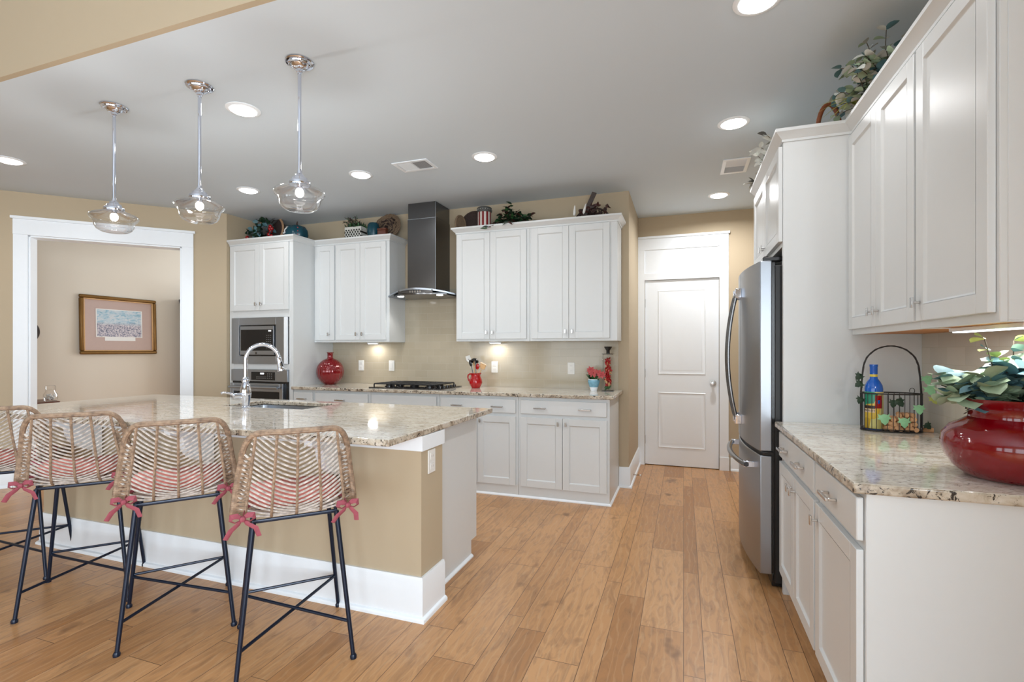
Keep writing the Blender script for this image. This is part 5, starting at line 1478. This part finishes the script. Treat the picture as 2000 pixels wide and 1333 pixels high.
for (p, L, d, mt) in (((-0.05, -0.070, 0.085), 0.062, (0.1, -0.2, -1), 'leafmint'), ((0.025, -0.072, 0.072), 0.058, (0.05, -0.2, -1), 'leafmint'), ((0.085, -0.056, 0.130), 0.055, (0.1, -0.2, -1), 'leafmint'),
        ((0.130, -0.012, 0.26), 0.055, (0.2, -0.1, -1), 'leafmint'), ((0.135, -0.02, 0.215), 0.062, (0.35, -0.2, -1), 'leafmint'), ((0.150, -0.02, 0.17), 0.050, (0.35, -0.2, -1), 'leafyel'),
        ((0.0, -0.066, 0.155), 0.052, (0.4, -0.2, -0.6), 'leafdk'), ((-0.01, -0.068, 0.15), 0.045, (-0.2, -0.2, -1), 'leafdk'), ((-0.118, -0.01, 0.262), 0.045, (-0.7, -0.2, -0.8), 'leafdk'), ((-0.116, -0.012, 0.225), 0.046, (-0.8, -0.2, -0.6), 'leafdk'),
        ((-0.118, -0.012, 0.155), 0.044, (-0.4, -0.2, -1), 'leafdk'), ((0.122, -0.02, 0.045), 0.042, (0.6, -0.1, -0.7), 'leafdk')):
    ml = MB(); ivy_leaf(ml, p, d, (0.15, -1, 0.2), L * 0.82); ml.build('leaf', mt, root, recalc=False)

root = thing('wine_bottle', 'wine bottle with blue top and colourful abstract label in the wire basket', 'bottle', (BX - 0.066, BY + 0.004, CT + 0.0055))
m = MB(); m.lathe([(0, 0), (0.034, 0), (0.0365, 0.004), (0.0365, 0.188), (0.034, 0.205), (0.026, 0.222), (0.016, 0.236), (0.0145, 0.25), (0.0145, 0.262), (0, 0.262)], 36)
m.build('glass_body', 'bluebottle', root)
m = MB(); m.lathe([(0.0367, 0.006), (0.0370, 0.007), (0.0370, 0.175), (0.0367, 0.176)], 36); m.build('label_wrap', 'label', root)
m = MB(); m.lathe([(0.0150, 0.236), (0.0152, 0.255), (0.0150, 0.256)], 24); m.build('neck_band', 'yellow', root)
m = MB(); m.lathe([(0, 0.302), (0.0165, 0.302), (0.0168, 0.298), (0.0168, 0.292), (0.0158, 0.290), (0.0156, 0.258), (0, 0.2575)], 24); m.build('capsule', 'bluebottle', root)
def curved_patch(a0, a1, z0, z1, r, n=8):
    m = MB(); A = []; B_ = []
    for i in range(n + 1):
        a = a0 + (a1 - a0) * i / n; A.append(m.bm.verts.new((r * math.cos(a), r * math.sin(a), z0))); B_.append(m.bm.verts.new((r * math.cos(a), r * math.sin(a), z1)))
    for i in range(n): f = m.bm.faces.new((A[i], A[i + 1], B_[i + 1], B_[i])); f.smooth = True
    return m
curved_patch(R(190), R(262), 0.098, 0.112, 0.0374).build('dark_strip', 'hutchwood', root)
curved_patch(R(190), R(262), 0.080, 0.097, 0.0374).build('text_strip', 'corkpale', root)
# lettering on the label
fc = bpy.data.curves.new('lettering', 'FONT'); fc.body = 'MERLOT'; fc.size = 0.0125; fc.align_x = 'CENTER'; fc.align_y = 'CENTER'; fc.extrude = 0.0002
fo = bpy.data.objects.new('lettering_source', fc); C.objects.link(fo)
me = bpy.data.meshes.new_from_object(fo.evaluated_get(bpy.context.evaluated_depsgraph_get())); bpy.data.objects.remove(fo)
for v in me.vertices:
    a = R(226) + v.co.x / 0.0376; r_ = 0.0377 + v.co.z
    v.co = (r_ * math.cos(a), r_ * math.sin(a), 0.0885 + v.co.y)
me.materials.clear(); me.materials.append(M['hutchwood'])
lo = bpy.data.objects.new('lettering', me); C.objects.link(lo); lo.parent = root
m = curved_patch(R(262), R(305), 0.100, 0.160, 0.0374); m.build('red_shape', 'berry', root)
m = curved_patch(R(276), R(292), 0.122, 0.138, 0.0377, 4); m.build('blue_shape', 'bluebottle', root)
# corks
rnd = random.Random(9)
ck = thing('cork', 'natural wine cork in the pile of corks in the wire basket', 'cork', (0, 0, 0), 0, 'corks in the wire basket')
m = MB(); m.lathe([(0, -0.0205), (0.0098, -0.0205), (0.0105, -0.019), (0.0105, 0.019), (0.0098, 0.0205), (0, 0.0205)], 16); m.build('cork_body', 'cork', ck)
ck_mesh = ck.children[0].data
bpy.data.objects.remove(ck.children[0]); bpy.data.objects.remove(ck)
def cork(x, y, z, rx, rz, label, group):
    o = bpy.data.objects.new('wine_cork', ck_mesh); C.objects.link(o)
    o.location = (BX + x, BY + y, CT + z); o.rotation_euler = (rx, 0, rz)
    tag(o, label, 'cork', group)
lay_pts = []
for row, (z, n, x0, x1) in enumerate(((0.0165, 8, -0.022, 0.092), (0.038, 7, -0.014, 0.086), (0.059, 5, 0.0, 0.078), (0.080, 3, 0.02, 0.062))):
    for yy in (-0.030, 0.010):
        for k in range(n if row < 3 or yy < 0 else 0):
            x = x0 + (x1 - x0) * k / max(1, n - 1)
            if (x / 0.105) ** 2 + (yy / 0.058) ** 2 > 0.92: continue
            cork(x, yy + rnd.uniform(-0.002, 0.002), z + rnd.uniform(0, 0.002), R(90) + rnd.uniform(-0.25, 0.25), rnd.uniform(-0.45, 0.45), 'wine cork in the heap inside the wire basket', 'corks in the wire basket')
cork(0.140, 0.005, 0.0115, R(90), R(75), 'single pale cork lying on the granite outside the wire basket', None) if False else None
o = bpy.data.objects.new('wine_cork', ck_mesh); C.objects.link(o); o.location = (BX + 0.143, BY + 0.01, CT + 0.0112); o.rotation_euler = (R(90), 0, R(75))
tag(o, 'single wine cork lying on the granite outside the wire basket', 'cork')

root = thing('red_urn', 'large squat glossy red urn on the right counter, cut by the picture edge', 'urn', (0.905, 1.838, CT + 0.0005))
m = MB(); prof = [(0, 0.0), (0.098, 0.0), (0.106, 0.004), (0.134, 0.028), (0.153, 0.060), (0.161, 0.092), (0.157, 0.122), (0.138, 0.148), (0.112, 0.164), (0.096, 0.176), (0.094, 0.190), (0.102, 0.208), (0.118, 0.226), (0.121, 0.232), (0.114, 0.232), (0.094, 0.208), (0.086, 0.190), (0.09, 0.174), (0.13, 0.12), (0.13, 0.06), (0, 0.02)]
m.lathe(prof, 64); m.build('body', 'redglaze', root)
for ang in (-80, 100):
    q = []
    for (r_, z) in ((0.104, 0.212), (0.122, 0.236), (0.144, 0.238), (0.158, 0.220), (0.158, 0.192), (0.146, 0.168), (0.142, 0.148), (0.152, 0.132), (0.168, 0.134), (0.170, 0.148), (0.160, 0.152)):
        q.append((r_ * math.cos(R(ang)), r_ * math.sin(R(ang)), z))
    m = MB(); m.tube(q, 0.0115, 10); m.build('handle', 'redglaze', root)
root = thing('eucalyptus_bunch', 'blue-green and yellow-green eucalyptus bunch arranged in the large red urn', 'plant', (0.905, 1.838, CT + 0.20))
rnd = random.Random(17)
def bunch(nm, mats, starts, L, W_, per, seed):
    spray(root, random.Random(seed), starts, mats, L, W_, per, 1.0, name=nm, droop=0.05)
bunch('low_left_leaves', ['leafsage', 'leafsage', 'leafsage', 'leafblue'], [((-0.04, 0, 0.0), (-0.155 + 0.009 * k, rnd.uniform(-0.06, 0.08), 0.035 + 0.028 * (k % 3))) for k in range(16)], 0.052, 0.060, 5, 1)
bunch('broad_leaves', ['leafblue', 'leafblue', 'leafsage'], [((0, 0, 0.0), (rnd.uniform(-0.04, 0.15), rnd.uniform(-0.13, 0.06), rnd.uniform(0.05, 0.13))) for k in range(18)], 0.064, 0.062, 4, 2)
bunch('tall_leaves', ['leafyel', 'leafblue', 'leafsage'], [((-0.02, 0, 0), (-0.068, -0.01, 0.205)), ((0.0, 0, 0), (0.015, 0.02, 0.200)), ((0.02, 0, 0), (0.07, 0.03, 0.185)), ((0.0, 0, 0), (-0.02, 0.03, 0.15)), ((0.03, 0, 0), (0.12, 0.0, 0.17))], 0.038, 0.030, 5, 3)
ml = MB(); rnd = random.Random(8)
for k in range(36): ml.leaf((rnd.uniform(-0.06, 0.06), rnd.uniform(-0.06, 0.06), 0.03), rvec(rnd, 0.2), rvec(rnd), 0.06, 0.04)
ml.build('dark_leaves', 'leafdk', root, recalc=False)

# ------------------------------------------------------------------ dining room things
root = thing('framed_print', 'gilt-framed print with dusty pink mat on the dining room wall', 'picture', (-6.9995, 4.412, 1.597))
root.rotation_euler = (R(-1.4), 0, R(90))      # local x along +Y of the wall, local -y out of the wall
w2, h2 = 0.462, 0.372
def frame_ring(a, b, f, y0, y1): 
    m = MB()
    for q in ((-a, a, -b, -b + f), (-a, a, b - f, b), (-a, -a + f, -b + f, b - f), (a - f, a, -b + f, b - f)): m.box(q[0], q[1], y0, y1, q[2], q[3])
    return m
frame_ring(w2, h2, 0.042, -0.040, -0.001).build('frame', 'gold', root, bevel=0.012, seg=2)
frame_ring(w2 - 0.0425, h2 - 0.0425, 0.012, -0.030, -0.012).build('inner_lip', 'woodspoon', root, bevel=0.003)
MB().box(-w2 + 0.0425, w2 - 0.0425, -0.010, -0.004, -h2 + 0.0425, h2 - 0.0425).build('mount_board', 'mat_pink', root)
MB().box(-0.285, 0.290, -0.0112, -0.0102, -0.160, 0.215).box(-0.185, 0.200, -0.0112, -0.0102, -0.205, -0.1602).build('mount_border', 'mat_pink', root)
MB().box(-0.278, 0.283, -0.0122, -0.0114, -0.153, 0.208).box(-0.178, 0.193, -0.0122, -0.0114, -0.198, -0.1532).build('paper', 'paper', root)
MB().box(-0.266, 0.271, -0.0130, -0.0124, -0.145, 0.198).build('print', 'print', root)
root = thing('wall_plate', 'round dark wall decoration mostly hidden behind the left casing', 'wall decoration', (-6.9995, 3.43, 1.487))
m = MB(); m.lathe([(0, 0.001), (0.128, 0.001), (0.135, 0.010), (0.125, 0.020), (0.10, 0.014), (0, 0.012)], 36, mat=Matrix.Rotation(PI / 2, 4, 'Y')); m.build('disc', 'slate', root)
# side table with a gallery rail, jar on it
root = thing('side_table', 'dark red-brown wooden table in the dining room, only its right corner visible', 'table', (-6.19, 3.33, 0), R(72))
MB().box(-0.62, 0.0, 0.0, 0.45, 0.715, 0.74).build('tabletop', 'wood_dark', root, bevel=0.004)
for (x, y) in ((-0.05, 0.05), (-0.57, 0.05), (-0.05, 0.40), (-0.57, 0.40)):
    m = MB(); m.tube([(x, y, 0), (x, y, 0.7145)], [0.014, 0.022], 4); m.build('leg', 'wood_dark', root)
root = thing('glass_jar', 'clear glass jar of pale shells on the dark wooden table', 'jar', (-6.315, 3.31, 0.7405))
root.scale = (0.82, 0.82, 0.98)
m = MB(); m.lathe([(0, 0.001), (0.062, 0.001), (0.070, 0.02), (0.070, 0.07), (0.048, 0.105), (0.046, 0.118)], 28); m.build('glass_body', 'glass', root, recalc=True)
m = MB(); m.lathe([(0, 0.119), (0.050, 0.119), (0.052, 0.125), (0.052, 0.160), (0.045, 0.168), (0, 0.170)], 28); m.build('lid', 'glass', root)
m = MB(); rnd = random.Random(2)
for k in range(36): m.sphere((rnd.uniform(-0.042, 0.042), rnd.uniform(-0.042, 0.042), 0.014 + rnd.uniform(0, 0.062)), rnd.uniform(0.009, 0.016), 8, (1, 0.8, 0.7))
o = m.build('shells', 'paper', root); o['kind'] = 'stuff'
root = thing('display_hutch', 'very dark wooden hutch, only a sliver visible beside the right casing', 'hutch', (-6.72, 5.245, 0))
MB().box(-0.26, 0.12, 0.0, 0.9, 0, 1.98).build('body', 'hutchwood', root, bevel=0.004)
m = MB(); m.sweep([(-0.26, -0.001), (0.121, -0.001), (0.121, 0.9)], [(0, 1.93), (0.01, 1.93), (0.035, 2.0), (0.035, 2.02), (-0.05, 2.02), (-0.05, 1.981), (0, 1.981)]); m.build('cornice', 'hutchwood', root)
# spring door stop on the passage baseboard
root = thing('door_stop', 'small brass spring door stop on the passage baseboard', 'door stop', (-0.462, 4.90, 0.07))
m = MB(); m.tube([Vector((0.002 + 0.06 * i / 60, 0.006 * math.cos(i * 0.9), 0.006 * math.sin(i * 0.9))) for i in range(61)], 0.0012, 5); m.build('spring', 'gold', root)
m = MB(); m.cyl((0.062, 0, 0), (0.074, 0, 0), 0.008, 10); m.build('tip', 'white_plastic', root)
